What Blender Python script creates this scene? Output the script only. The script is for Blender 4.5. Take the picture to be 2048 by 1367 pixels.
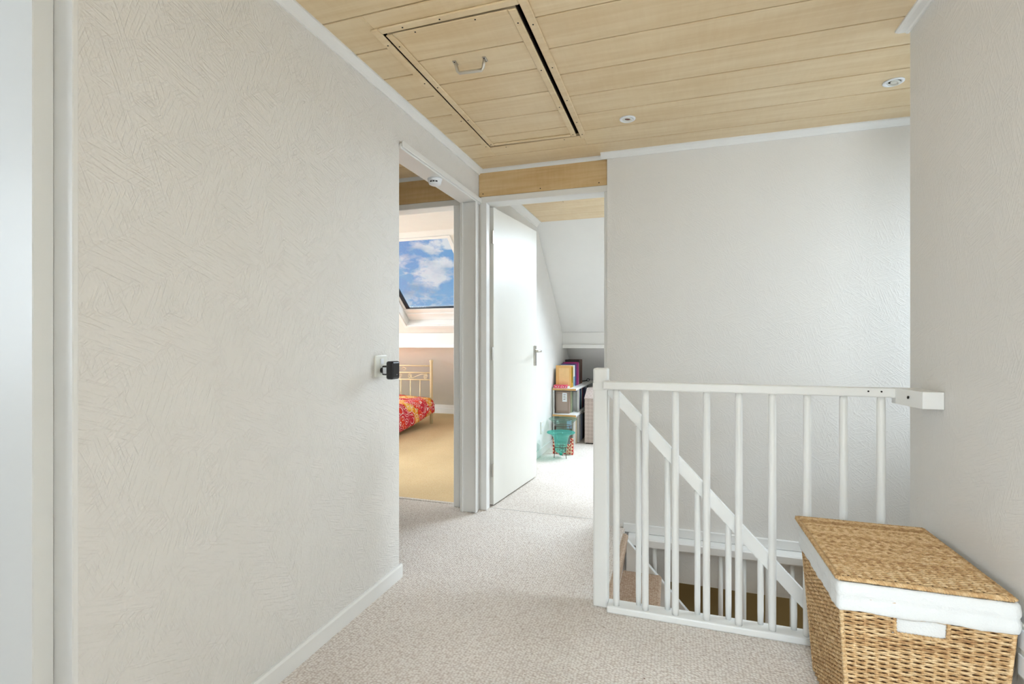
import bpy, bmesh, math, random
from mathutils import Matrix, Vector

for o in list(bpy.data.objects):
    bpy.data.objects.remove(o, do_unlink=True)
random.seed(7)
scene = bpy.context.scene
C = scene.collection
PI = math.pi

# ------------------------------------------------------------------ camera
CAM_H = 1.13
cam_d = bpy.data.cameras.new('camera')
cam_d.sensor_width = 36.0
cam_d.lens = 17.578
cam_d.clip_start = 0.02
cam = bpy.data.objects.new('camera', cam_d)
C.objects.link(cam)
cam.location = (0, 0, CAM_H)
cam.rotation_euler = (PI / 2, 0, math.asin(0.31))
scene.camera = cam

# ------------------------------------------------------------------ view
vs = scene.view_settings
vs.view_transform = 'Standard'
vs.look = 'None'
vs.exposure = 0.13
vs.gamma = 1.0
vs.use_curve_mapping = False


def lin(c):
    return tuple(((x / 12.92) if x <= 0.04045 else ((x + 0.055) / 1.055) ** 2.4) for x in [v / 255.0 for v in c]) + (1.0,)


# ------------------------------------------------------------------ world: blue sky with cumulus
world = bpy.data.worlds.new('sky_world')
scene.world = world
world.use_nodes = True
wn, wl = world.node_tree.nodes, world.node_tree.links
wn.clear()
w_out = wn.new('ShaderNodeOutputWorld')
w_bg = wn.new('ShaderNodeBackground')
w_tc = wn.new('ShaderNodeTexCoord')
w_map = wn.new('ShaderNodeMapping')
w_map.inputs['Scale'].default_value = (1.0, 1.0, 2.1)
w_noise = wn.new('ShaderNodeTexNoise')
w_noise.inputs['Scale'].default_value = 15.0
w_noise.inputs['Detail'].default_value = 9.0
w_noise.inputs['Roughness'].default_value = 0.6
w_noise.inputs['Distortion'].default_value = 0.25
w_ramp = wn.new('ShaderNodeValToRGB')
w_ramp.color_ramp.elements[0].position = 0.45
w_ramp.color_ramp.elements[0].color = (0, 0, 0, 1)
w_ramp.color_ramp.elements[1].position = 0.56
w_ramp.color_ramp.elements[1].color = (1, 1, 1, 1)
w_sep = wn.new('ShaderNodeSeparateXYZ')
w_sky = wn.new('ShaderNodeValToRGB')
w_sky.color_ramp.elements[0].position = 0.0
w_sky.color_ramp.elements[0].color = lin((150, 192, 226))
w_sky.color_ramp.elements[1].position = 0.35
w_sky.color_ramp.elements[1].color = lin((70, 140, 205))
w_n2 = wn.new('ShaderNodeTexNoise')
w_n2.inputs['Scale'].default_value = 13.0
w_n2.inputs['Detail'].default_value = 6.0
w_cl = wn.new('ShaderNodeValToRGB')
w_cl.color_ramp.elements[0].position = 0.38
w_cl.color_ramp.elements[0].color = lin((150, 178, 204))
w_cl.color_ramp.elements[1].position = 0.58
w_cl.color_ramp.elements[1].color = lin((224, 228, 232))
w_mix = wn.new('ShaderNodeMix')
w_mix.data_type = 'RGBA'
wl.new(w_tc.outputs['Generated'], w_map.inputs['Vector'])
wl.new(w_map.outputs['Vector'], w_noise.inputs['Vector'])
wl.new(w_map.outputs['Vector'], w_n2.inputs['Vector'])
wl.new(w_noise.outputs['Fac'], w_ramp.inputs['Fac'])
wl.new(w_n2.outputs['Fac'], w_cl.inputs['Fac'])
wl.new(w_tc.outputs['Generated'], w_sep.inputs['Vector'])
wl.new(w_sep.outputs['Z'], w_sky.inputs['Fac'])
wl.new(w_ramp.outputs['Color'], w_mix.inputs[0])
wl.new(w_sky.outputs['Color'], w_mix.inputs[6])
wl.new(w_cl.outputs['Color'], w_mix.inputs[7])
wl.new(w_mix.outputs[2], w_bg.inputs['Color'])
w_bg.inputs['Strength'].default_value = 0.92
wl.new(w_bg.outputs['Background'], w_out.inputs['Surface'])


# ------------------------------------------------------------------ daylight at the windows, plus added fill lamps
def area(name, loc, target, sx, sy, power, col=(1, 1, 1)):
    d = bpy.data.lights.new(name, 'AREA')
    d.shape = 'RECTANGLE'
    d.size, d.size_y = sx, sy
    d.energy = power
    d.color = col
    o = bpy.data.objects.new(name, d)
    C.objects.link(o)
    o.location = loc
    v = Vector(target) - Vector(loc)
    o.rotation_euler = v.to_track_quat('-Z', 'Y').to_euler()
    return o


DAY = (0.79, 0.90, 1.0)
area('daylight_stair_window', (2.60, 2.62, 2.05), (1.3, 2.60, 1.25), 1.2, 1.6, 108, DAY)
area('daylight_study_skylight', (0.35, 5.75, 2.6), (-0.15, 4.35, 0.9), 1.7, 1.4, 205, DAY)
area('fill_bedroom_slope', (-4.45, 5.85, 2.55), (-3.9, 4.6, 0.8), 1.1, 1.3, 115, DAY)  # fill lamp added out of view to brighten the bedroom
area('fill_bedroom_gable', (-6.0, 4.1, 1.65), (-4.0, 4.6, 0.9), 1.2, 1.4, 175, DAY)  # added fill for the bedroom floor and the wall under the beam
area('fill_landing_top', (0.12, -1.6, 2.75), (0.12, -1.6, 0.0), 1.0, 1.05, 290, DAY)  # added overhead fill that lights the landing walls evenly
area('daylight_landing_window', (-0.2, -4.45, 1.6), (-0.2, 0.0, 1.1), 1.6, 1.4, 95, DAY)
area('fill_side_room', (-4.0, -1.15, 1.55), (0.6, 1.6, 1.1), 1.2, 1.3, 46, DAY)  # fill added to reach the right wall through the side doorway
area('fill_lower_hall', (3.9, 3.5, -1.2), (1.5, 3.6, -1.3), 1.0, 1.2, 30, (1, 0.95, 0.85))  # lamp added out of view to lift the dark lower hall


# ------------------------------------------------------------------ materials
def new_mat(name):
    m = bpy.data.materials.new(name)
    m.use_nodes = True
    nt = m.node_tree
    return m, nt.nodes, nt.links, nt.nodes['Principled BSDF']


def simple(name, col, rough=0.5, metal=0.0, spec=0.5, var=0.0, vscale=8.0, bump=0.0, bscale=80.0):
    m, n, l, b = new_mat(name)
    b.inputs['Base Color'].default_value = lin(col)
    b.inputs['Roughness'].default_value = rough
    b.inputs['Metallic'].default_value = metal
    b.inputs['Specular IOR Level'].default_value = spec
    tc = n.new('ShaderNodeTexCoord')
    nz = n.new('ShaderNodeTexNoise')
    nz.inputs['Scale'].default_value = vscale
    nz.inputs['Detail'].default_value = 1
    l.new(tc.outputs['Object'], nz.inputs['Vector'])
    mx = n.new('ShaderNodeMix')
    mx.data_type = 'RGBA'
    c = lin(col)
    v = max(var, 0.015)
    mx.inputs[6].default_value = tuple(max(0, x * (1 - v)) for x in c[:3]) + (1,)
    mx.inputs[7].default_value = tuple(min(1, x * (1 + v)) for x in c[:3]) + (1,)
    l.new(nz.outputs['Fac'], mx.inputs[0])
    l.new(mx.outputs[2], b.inputs['Base Color'])
    if bump:
        nb = n.new('ShaderNodeTexNoise')
        nb.inputs['Scale'].default_value = bscale
        nb.inputs['Detail'].default_value = 1
        l.new(tc.outputs['Object'], nb.inputs['Vector'])
        bp = n.new('ShaderNodeBump')
        bp.inputs['Strength'].default_value = bump
        bp.inputs['Distance'].default_value = 0.003
        l.new(nb.outputs['Fac'], bp.inputs['Height'])
        l.new(bp.outputs['Normal'], b.inputs['Normal'])
    return m


def wallpaper(name, col, strength=0.45, plane='YZ', seams=()):
    """painted embossed wallpaper: short brush strokes in random directions"""
    m, n, l, b = new_mat(name)
    b.inputs['Base Color'].default_value = lin(col)
    b.inputs['Roughness'].default_value = 0.55
    b.inputs['Specular IOR Level'].default_value = 0.3
    tc = n.new('ShaderNodeTexCoord')
    total = None
    ms = n.new('ShaderNodeTexNoise')
    ms.inputs['Scale'].default_value = 9.0
    ms.inputs['Detail'].default_value = 0.0
    l.new(tc.outputs['Object'], ms.inputs['Vector'])
    for k, (ang, lo, hi) in enumerate(((0.35, 0.0, 0.47), (2.45, 0.40, 0.55), (1.2, 0.48, 0.62), (1.9, 0.55, 1.0))):
        mr0 = n.new('ShaderNodeMapping')
        mp = n.new('ShaderNodeMapping')
        if plane == 'YZ':
            mr0.inputs['Rotation'].default_value = (ang, 0, 0)
            mp.inputs['Scale'].default_value = (1, 16, 170)
        else:
            mr0.inputs['Rotation'].default_value = (0, ang, 0)
            mp.inputs['Scale'].default_value = (16, 1, 170)
        mp.inputs['Location'].default_value = (k * 3.1, k * 1.7, k * 5.3)
        l.new(tc.outputs['Object'], mr0.inputs['Vector'])
        l.new(mr0.outputs['Vector'], mp.inputs['Vector'])
        nz = n.new('ShaderNodeTexNoise')
        nz.inputs['Scale'].default_value = 1.0
        nz.inputs['Detail'].default_value = 0.0
        l.new(mp.outputs['Vector'], nz.inputs['Vector'])
        rp = n.new('ShaderNodeMapRange')
        rp.inputs['From Min'].default_value = 0.52
        rp.inputs['From Max'].default_value = 0.70
        l.new(nz.outputs['Fac'], rp.inputs['Value'])
        mr = n.new('ShaderNodeValToRGB')
        e0, e1 = mr.color_ramp.elements
        e0.position, e0.color = max(0.0, lo - .03), ((1, 1, 1, 1) if lo == 0 else (0, 0, 0, 1))
        e1.position, e1.color = min(1.0, hi + .03), ((1, 1, 1, 1) if hi == 1 else (0, 0, 0, 1))
        for p in (lo + .02, hi - .02):
            e = mr.color_ramp.elements.new(p)
            e.color = (1, 1, 1, 1)
        l.new(ms.outputs['Fac'], mr.inputs['Fac'])
        mu = n.new('ShaderNodeMath')
        mu.operation = 'MULTIPLY'
        l.new(rp.outputs['Result'], mu.inputs[0])
        l.new(mr.outputs['Color'], mu.inputs[1])
        if total is None:
            total = mu.outputs[0]
        else:
            ad = n.new('ShaderNodeMath')
            ad.operation = 'ADD'
            l.new(total, ad.inputs[0])
            l.new(mu.outputs[0], ad.inputs[1])
            total = ad.outputs[0]
    fine = n.new('ShaderNodeTexNoise')
    fine.inputs['Scale'].default_value = 140.0
    fine.inputs['Detail'].default_value = 0.0
    l.new(tc.outputs['Object'], fine.inputs['Vector'])
    fm = n.new('ShaderNodeMath')
    fm.operation = 'MULTIPLY_ADD'
    fm.inputs[1].default_value = 1.3
    l.new(fine.outputs['Fac'], fm.inputs[0])
    l.new(total, fm.inputs[2])
    total = fm.outputs[0]
    if seams:
        sp = n.new('ShaderNodeSeparateXYZ')
        l.new(tc.outputs['Object'], sp.inputs['Vector'])
        for y in seams:
            cp = n.new('ShaderNodeMath')
            cp.operation = 'COMPARE'
            cp.inputs[1].default_value = y
            cp.inputs[2].default_value = 0.0018
            l.new(sp.outputs['Y'], cp.inputs[0])
            ad = n.new('ShaderNodeMath')
            ad.operation = 'MULTIPLY_ADD'
            ad.inputs[1].default_value = 2.6
            l.new(cp.outputs[0], ad.inputs[0])
            l.new(total, ad.inputs[2])
            total = ad.outputs[0]
    bp = n.new('ShaderNodeBump')
    bp.inputs['Strength'].default_value = strength
    bp.inputs['Distance'].default_value = 0.0016
    l.new(total, bp.inputs['Height'])
    l.new(bp.outputs['Normal'], b.inputs['Normal'])
    return m


def wood(name, base, dark, rough=0.38):
    m, n, l, b = new_mat(name)
    b.inputs['Roughness'].default_value = rough
    b.inputs['Specular IOR Level'].default_value = 0.4
    tc = n.new('ShaderNodeTexCoord')
    oi = n.new('ShaderNodeObjectInfo')
    cb = n.new('ShaderNodeCombineXYZ')
    mu = n.new('ShaderNodeMath')
    mu.operation = 'MULTIPLY'
    mu.inputs[1].default_value = 37.0
    l.new(oi.outputs['Random'], mu.inputs[0])
    l.new(mu.outputs[0], cb.inputs['X'])
    l.new(mu.outputs[0], cb.inputs['Y'])
    va = n.new('ShaderNodeVectorMath')
    va.operation = 'ADD'
    l.new(tc.outputs['Object'], va.inputs[0])
    l.new(cb.outputs[0], va.inputs[1])
    mp = n.new('ShaderNodeMapping')
    mp.inputs['Scale'].default_value = (1.6, 26, 26)
    l.new(va.outputs[0], mp.inputs['Vector'])
    n1 = n.new('ShaderNodeTexNoise')
    n1.inputs['Scale'].default_value = 1.0
    n1.inputs['Detail'].default_value = 5
    n1.inputs['Roughness'].default_value = 0.6
    n1.inputs['Distortion'].default_value = 0.6
    l.new(mp.outputs['Vector'], n1.inputs['Vector'])
    mp2 = n.new('ShaderNodeMapping')
    mp2.inputs['Scale'].default_value = (55, 9, 9)
    l.new(va.outputs[0], mp2.inputs['Vector'])
    n2 = n.new('ShaderNodeTexNoise')
    n2.inputs['Scale'].default_value = 1.0
    n2.inputs['Detail'].default_value = 3
    l.new(mp2.outputs['Vector'], n2.inputs['Vector'])
    n3 = n.new('ShaderNodeTexNoise')
    n3.inputs['Scale'].default_value = 3.0
    n3.inputs['Detail'].default_value = 2
    l.new(va.outputs[0], n3.inputs['Vector'])
    a1 = n.new('ShaderNodeMath')
    a1.operation = 'MULTIPLY_ADD'
    a1.inputs[1].default_value = 0.22
    l.new(n2.outputs['Fac'], a1.inputs[0])
    l.new(n1.outputs['Fac'], a1.inputs[2])
    a2 = n.new('ShaderNodeMath')
    a2.operation = 'MULTIPLY_ADD'
    a2.inputs[1].default_value = 0.45
    l.new(n3.outputs['Fac'], a2.inputs[0])
    l.new(a1.outputs[0], a2.inputs[2])
    rp = n.new('ShaderNodeValToRGB')
    rp.color_ramp.elements[0].position = 0.55
    rp.color_ramp.elements[0].color = lin(base)
    rp.color_ramp.elements[1].position = 1.12
    rp.color_ramp.elements[1].color = lin(dark)
    l.new(a2.outputs[0], rp.inputs['Fac'])
    l.new(rp.outputs['Color'], b.inputs['Base Color'])
    return m


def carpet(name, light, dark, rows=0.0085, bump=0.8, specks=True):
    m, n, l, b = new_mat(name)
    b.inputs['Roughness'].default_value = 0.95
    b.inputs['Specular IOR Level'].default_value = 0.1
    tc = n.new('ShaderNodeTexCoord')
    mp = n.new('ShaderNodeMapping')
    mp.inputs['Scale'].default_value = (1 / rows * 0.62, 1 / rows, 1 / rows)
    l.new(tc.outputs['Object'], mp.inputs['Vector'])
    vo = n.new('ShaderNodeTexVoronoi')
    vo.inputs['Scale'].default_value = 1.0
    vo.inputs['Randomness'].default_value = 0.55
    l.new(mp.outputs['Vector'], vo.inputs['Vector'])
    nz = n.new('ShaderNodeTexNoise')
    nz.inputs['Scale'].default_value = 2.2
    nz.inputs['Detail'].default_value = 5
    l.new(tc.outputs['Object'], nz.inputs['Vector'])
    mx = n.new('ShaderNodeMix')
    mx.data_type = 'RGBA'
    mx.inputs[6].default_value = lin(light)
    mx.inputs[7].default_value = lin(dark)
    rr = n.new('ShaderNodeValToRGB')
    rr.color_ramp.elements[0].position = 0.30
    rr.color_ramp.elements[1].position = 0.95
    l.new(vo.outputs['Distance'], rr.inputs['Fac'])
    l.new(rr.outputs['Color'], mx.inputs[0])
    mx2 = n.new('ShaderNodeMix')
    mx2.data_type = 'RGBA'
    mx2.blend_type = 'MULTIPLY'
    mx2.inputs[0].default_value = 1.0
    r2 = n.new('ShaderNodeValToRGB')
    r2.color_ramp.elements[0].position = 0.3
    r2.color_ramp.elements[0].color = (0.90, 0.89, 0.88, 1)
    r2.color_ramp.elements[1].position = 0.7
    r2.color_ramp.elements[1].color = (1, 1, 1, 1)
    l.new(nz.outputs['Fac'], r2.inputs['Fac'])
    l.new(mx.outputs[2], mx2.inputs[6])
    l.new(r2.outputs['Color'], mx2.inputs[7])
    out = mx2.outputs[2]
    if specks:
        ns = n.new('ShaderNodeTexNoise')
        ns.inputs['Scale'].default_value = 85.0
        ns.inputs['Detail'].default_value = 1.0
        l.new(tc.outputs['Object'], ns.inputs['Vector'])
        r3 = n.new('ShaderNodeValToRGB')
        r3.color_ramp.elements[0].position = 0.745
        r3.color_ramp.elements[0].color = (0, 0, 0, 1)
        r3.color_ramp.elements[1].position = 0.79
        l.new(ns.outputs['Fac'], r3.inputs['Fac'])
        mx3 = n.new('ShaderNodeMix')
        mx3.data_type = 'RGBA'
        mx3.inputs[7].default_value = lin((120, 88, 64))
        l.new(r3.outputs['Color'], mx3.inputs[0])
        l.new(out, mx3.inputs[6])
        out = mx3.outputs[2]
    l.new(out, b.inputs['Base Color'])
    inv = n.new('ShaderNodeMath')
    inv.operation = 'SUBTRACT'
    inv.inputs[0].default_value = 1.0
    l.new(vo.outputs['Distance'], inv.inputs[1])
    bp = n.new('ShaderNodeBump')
    bp.inputs['Strength'].default_value = bump
    bp.inputs['Distance'].default_value = 0.004
    l.new(inv.outputs[0], bp.inputs['Height'])
    l.new(bp.outputs['Normal'], b.inputs['Normal'])
    return m


def straw(name):
    m, n, l, b = new_mat(name)
    b.inputs['Roughness'].default_value = 0.7
    b.inputs['Specular IOR Level'].default_value = 0.25
    tc = n.new('ShaderNodeTexCoord')
    ge = n.new('ShaderNodeNewGeometry')
    nz = n.new('ShaderNodeTexNoise')
    nz.inputs['Scale'].default_value = 60.0
    nz.inputs['Detail'].default_value = 4
    l.new(tc.outputs['Object'], nz.inputs['Vector'])
    ad = n.new('ShaderNodeMath')
    ad.operation = 'MULTIPLY_ADD'
    ad.inputs[1].default_value = 0.30
    l.new(ge.outputs['Random Per Island'], ad.inputs[0])
    l.new(nz.outputs['Fac'], ad.inputs[2])
    rp = n.new('ShaderNodeValToRGB')
    rp.color_ramp.elements[0].position = 0.40
    rp.color_ramp.elements[0].color = lin((168, 128, 86))
    rp.color_ramp.elements[1].position = 0.85
    rp.color_ramp.elements[1].color = lin((228, 198, 154))
    e = rp.color_ramp.elements.new(0.62)
    e.color = lin((204, 166, 118))
    l.new(ad.outputs[0], rp.inputs['Fac'])
    l.new(rp.outputs['Color'], b.inputs['Base Color'])
    wv = n.new('ShaderNodeTexWave')
    wv.bands_direction = 'DIAGONAL'
    wv.inputs['Scale'].default_value = 75.0
    wv.inputs['Distortion'].default_value = 2.0
    l.new(tc.outputs['Object'], wv.inputs['Vector'])
    bp = n.new('ShaderNodeBump')
    bp.inputs['Strength'].default_value = 0.55
    bp.inputs['Distance'].default_value = 0.0015
    l.new(wv.outputs['Fac'], bp.inputs['Height'])
    l.new(bp.outputs['Normal'], b.inputs['Normal'])
    return m


def glass(name, col, mixfac=0.5, rough=0.02, tint=None):
    """thin glass: tinted see-through body with a clear-coat style reflection"""
    m, n, l, b = new_mat(name)
    out = n['Material Output']
    n.remove(b)
    tr = n.new('ShaderNodeBsdfTransparent')
    tr.inputs['Color'].default_value = lin(tint or col)
    df = n.new('ShaderNodeBsdfDiffuse')
    df.inputs['Color'].default_value = lin(col)
    tl = n.new('ShaderNodeBsdfTranslucent')
    tl.inputs['Color'].default_value = lin(col)
    ds = n.new('ShaderNodeMixShader')
    ds.inputs[0].default_value = 0.5
    l.new(df.outputs[0], ds.inputs[1])
    l.new(tl.outputs[0], ds.inputs[2])
    mx = n.new('ShaderNodeMixShader')
    mx.inputs[0].default_value = mixfac
    l.new(tr.outputs[0], mx.inputs[1])
    l.new(ds.outputs[0], mx.inputs[2])
    gl = n.new('ShaderNodeBsdfGlossy')
    gl.inputs['Roughness'].default_value = rough
    lw = n.new('ShaderNodeLayerWeight')
    lw.inputs['Blend'].default_value = 0.5
    pw = n.new('ShaderNodeMath')
    pw.operation = 'POWER'
    pw.inputs[1].default_value = 4.0
    l.new(lw.outputs['Facing'], pw.inputs[0])
    fr = n.new('ShaderNodeMath')
    fr.operation = 'MULTIPLY_ADD'
    fr.inputs[1].default_value = 0.6
    fr.inputs[2].default_value = 0.02
    l.new(pw.outputs[0], fr.inputs[0])
    m2 = n.new('ShaderNodeMixShader')
    l.new(fr.outputs[0], m2.inputs[0])
    l.new(mx.outputs[0], m2.inputs[1])
    l.new(gl.outputs[0], m2.inputs[2])
    l.new(m2.outputs[0], out.inputs['Surface'])
    return m


def pattern_duvet(name):
    m, n, l, b = new_mat(name)
    b.inputs['Roughness'].default_value = 0.85
    tc = n.new('ShaderNodeTexCoord')
    nz = n.new('ShaderNodeTexNoise')
    nz.inputs['Scale'].default_value = 5.0
    nz.inputs['Detail'].default_value = 1.0
    l.new(tc.outputs['Object'], nz.inputs['Vector'])
    rp = n.new('ShaderNodeValToRGB')
    rp.color_ramp.interpolation = 'CONSTANT'
    cr = rp.color_ramp
    cr.elements[0].position = 0.0
    cr.elements[0].color = lin((214, 40, 60))
    cr.elements[1].position = 0.44
    cr.elements[1].color = lin((232, 62, 34))
    for p, c in ((0.53, (140, 196, 60)), (0.54, (244, 160, 36)), (0.64, (252, 206, 110)), (0.72, (150, 150, 214))):
        e = cr.elements.new(p)
        e.color = lin(c)
    l.new(nz.outputs['Fac'], rp.inputs['Fac'])
    # curling white and pink tracery
    wv = n.new('ShaderNodeTexVoronoi')
    wv.feature = 'F1'
    wv.inputs['Scale'].default_value = 10.0
    l.new(tc.outputs['Object'], wv.inputs['Vector'])
    sn = n.new('ShaderNodeMath')
    sn.operation = 'SINE'
    ml = n.new('ShaderNodeMath')
    ml.operation = 'MULTIPLY'
    ml.inputs[1].default_value = 26.0
    l.new(wv.outputs['Distance'], ml.inputs[0])
    l.new(ml.outputs[0], sn.inputs[0])
    nm = n.new('ShaderNodeTexNoise')
    nm.inputs['Scale'].default_value = 14.0
    l.new(tc.outputs['Object'], nm.inputs['Vector'])
    pr = n.new('ShaderNodeMath')
    pr.operation = 'MULTIPLY'
    l.new(sn.outputs[0], pr.inputs[0])
    l.new(nm.outputs['Fac'], pr.inputs[1])
    gt = n.new('ShaderNodeMath')
    gt.operation = 'GREATER_THAN'
    gt.inputs[1].default_value = 0.40
    l.new(pr.outputs[0], gt.inputs[0])
    mx = n.new('ShaderNodeMix')
    mx.data_type = 'RGBA'
    mx.inputs[7].default_value = lin((252, 226, 222))
    l.new(gt.outputs[0], mx.inputs[0])
    l.new(rp.outputs['Color'], mx.inputs[6])
    l.new(mx.outputs[2], b.inputs['Base Color'])
    return m


def checker_mat(name, c1, c2, scale, rough=0.6):
    m, n, l, b = new_mat(name)
    b.inputs['Roughness'].default_value = rough
    tc = n.new('ShaderNodeTexCoord')
    mp = n.new('ShaderNodeMapping')
    mp.inputs['Rotation'].default_value = (0.6, 0.5, 0.78)
    l.new(tc.outputs['Object'], mp.inputs['Vector'])
    ck = n.new('ShaderNodeTexChecker')
    ck.inputs['Scale'].default_value = scale
    ck.inputs['Color1'].default_value = lin(c1)
    ck.inputs['Color2'].default_value = lin(c2)
    l.new(mp.outputs['Vector'], ck.inputs['Vector'])
    l.new(ck.outputs['Color'], b.inputs['Base Color'])
    return m


WALL = (231, 227, 221)
M = {}
M['wall_left'] = wallpaper('wallpaper_left', WALL, 0.6, 'YZ', (0.914, 0.983, 1.52, 2.113))
M['wall_x'] = wallpaper('wallpaper_side', WALL, 0.25, 'YZ')
M['wall_y'] = wallpaper('wallpaper_far', WALL, 0.25, 'XZ')
M['plaster'] = simple('white_plaster', (236, 234, 230), 0.7, var=0.02, bump=0.1, bscale=60)
M['plaster_warm'] = simple('cream_plaster', (236, 231, 224), 0.75, var=0.02, bump=0.1, bscale=60)
M['trim'] = simple('white_gloss_paint', (238, 236, 232), 0.28, var=0.01, bump=0.06, bscale=30)
M['white'] = simple('white_satin_paint', (236, 235, 231), 0.38, var=0.01)
M['door'] = simple('cream_door_paint', (238, 236, 228), 0.4, var=0.01)
M['wood'] = wood('maple_laminate', (238, 217, 181), (224, 197, 154))
M['wood_header'] = wood('maple_header', (226, 198, 152), (206, 170, 118))
M['backing'] = simple('dark_timber', (52, 32, 16), 0.9)
M['void'] = simple('dark_loft', (28, 20, 16), 0.95)
M['carpet'] = carpet('beige_loop_carpet', (246, 239, 231), (194, 175, 161), rows=0.0069, bump=0.9)
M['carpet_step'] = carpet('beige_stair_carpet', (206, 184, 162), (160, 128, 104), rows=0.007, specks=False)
M['carpet_yellow'] = carpet('yellow_carpet', (234, 210, 168), (222, 188, 136), rows=0.007, specks=False)
M['straw'] = straw('seagrass')
M['gap_shade'] = simple('weave_gap_shade', (74, 46, 22), 0.9, var=0.3, vscale=90)  # dark brown stands in for shade between the woven strands
M['cloth'] = simple('white_cotton', (226, 226, 223), 0.9, var=0.02, bump=0.35, bscale=240)
M['metal'] = simple('brushed_steel', (206, 202, 194), 0.3, 1.0, var=0.03)
M['black'] = simple('black_plastic', (24, 24, 28), 0.25, var=0.1)
M['dark'] = simple('dark_hole', (22, 18, 14), 0.9)
M['plastic'] = simple('cream_plastic', (236, 235, 226), 0.3, var=0.01)
M['plastic_white'] = simple('white_plastic', (242, 243, 245), 0.35, var=0.01)
M['sticker'] = simple('paper_sticker', (222, 226, 232), 0.6)
M['pane'] = glass('window_glass', (250, 252, 253), 0.0, 0.0)
M['glass_clear'] = glass('clear_greenish_glass', (210, 234, 226), 0.08, 0.03, (234, 246, 241))
M['glass_aqua'] = glass('aqua_frosted_glass', (150, 230, 220), 0.28, 0.08, (190, 240, 233))
M['teal'] = simple('teal_glass_knob', (26, 178, 150), 0.15)
M['wire'] = simple('rusty_wire', (96, 64, 50), 0.5, 0.6)
M['bed_metal'] = simple('cream_enamel', (240, 222, 180), 0.35, var=0.01)
M['duvet'] = pattern_duvet('bright_floral_cotton')
M['mattress'] = simple('mattress_ticking', (230, 224, 214), 0.9)
M['olive'] = simple('khaki_wall', (176, 156, 108), 0.8, var=0.03)
M['gasket'] = simple('black_gasket', (20, 26, 32), 0.5)
M['ply'] = wood('plywood_edge', (222, 178, 118), (196, 146, 84))
M['quilt'] = None
M['bulb'] = simple('smoked_bulb', (120, 70, 54), 0.2)


# ------------------------------------------------------------------ mesh helpers
class MB:
    def __init__(self):
        self.bm = bmesh.new()

    def box(self, lo, hi, bevel=0.0, seg=1, mat=None):
        c = [(a + b) / 2 for a, b in zip(lo, hi)]
        s = [abs(b - a) for a, b in zip(lo, hi)]
        mtx = Matrix.Translation(c) @ Matrix.Diagonal((s[0], s[1], s[2], 1))
        if mat is not None:
            mtx = mat @ mtx
        r = bmesh.ops.create_cube(self.bm, size=1.0, matrix=mtx)
        if bevel > 0:
            ed = list({e for v in r['verts'] for e in v.link_edges})
            bmesh.ops.bevel(self.bm, geom=ed, offset=bevel, segments=seg, affect='EDGES', profile=0.5)
        return self

    def tube(self, pts, r, n=8, closed=False, cap=True):
        bm = self.bm
        pts = [Vector(p) for p in pts]
        m = len(pts)
        rr = r if isinstance(r, (list, tuple)) else [r] * m
        rings = []
        prev = None
        for i, p in enumerate(pts):
            if closed:
                t = pts[(i + 1) % m] - pts[i - 1]
            else:
                t = pts[min(i + 1, m - 1)] - pts[max(i - 1, 0)]
            t.normalize()
            if prev is None:
                a = Vector((0, 0, 1)) if abs(t.z) < 0.9 else Vector((1, 0, 0))
                u = t.cross(a).normalized()
            else:
                u = (prev - t * prev.dot(t)).normalized()
            prev = u
            w = t.cross(u)
            rings.append([bm.verts.new(p + (u * math.cos(2 * PI * k / n) + w * math.sin(2 * PI * k / n)) * rr[i]) for k in range(n)])
        for i in range(m if closed else m - 1):
            a, b = rings[i], rings[(i + 1) % m]
            for k in range(n):
                bm.faces.new((a[k], a[(k + 1) % n], b[(k + 1) % n], b[k]))
        if cap and not closed:
            bm.faces.new(list(reversed(rings[0])))
            bm.faces.new(rings[-1])
        return self

    def lathe(self, prof, c=(0, 0, 0), n=24, mat=None):
        bm = self.bm
        rings = []
        for r, z in prof:
            ring = []
            for k in range(n):
                a = 2 * PI * k / n
                p = Vector((r * math.cos(a), r * math.sin(a), z))
                if mat is not None:
                    p = mat @ p
                ring.append(bm.verts.new(p + Vector(c)))
            rings.append(ring)
        for i in range(len(rings) - 1):
            a, b = rings[i], rings[i + 1]
            for k in range(n):
                bm.faces.new((a[k], a[(k + 1) % n], b[(k + 1) % n], b[k]))
        for ring, pr in ((rings[0], prof[0]), (rings[-1], prof[-1])):
            if pr[0] > 1e-4:
                bm.faces.new(ring)
        return self

    def prism(self, poly, axis, a, b):
        """poly: 2-D points; axis 'X': (y,z), 'Y': (x,z), 'Z': (x,y)"""
        bm = self.bm

        def mk(p, t):
            return {'X': (t, p[0], p[1]), 'Y': (p[0], t, p[1]), 'Z': (p[0], p[1], t)}[axis]
        A = [bm.verts.new(mk(p, a)) for p in poly]
        B = [bm.verts.new(mk(p, b)) for p in poly]
        bm.faces.new(list(reversed(A)))
        bm.faces.new(B)
        k = len(poly)
        for i in range(k):
            bm.faces.new((A[i], A[(i + 1) % k], B[(i + 1) % k], B[i]))
        return self

    def build(self, name, mat, parent=None, smooth=False, loc=(0, 0, 0)):
        bm = self.bm
        bmesh.ops.recalc_face_normals(bm, faces=bm.faces)
        me = bpy.data.meshes.new(name)
        bm.to_mesh(me)
        bm.free()
        me.materials.append(mat)
        if smooth:
            for p in me.polygons:
                p.use_smooth = True
        return link(name, me, parent, loc)


def link(name, me, parent=None, loc=(0, 0, 0), rot=None):
    o = bpy.data.objects.new(name, me)
    C.objects.link(o)
    o.location = loc
    if rot:
        o.rotation_euler = rot
    if parent is not None:
        set_parent(o, parent)
    return o


def world_off(p):
    v = Vector((0, 0, 0))
    if p.type == 'EMPTY':
        v = Vector(p.location)
    return v


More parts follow.
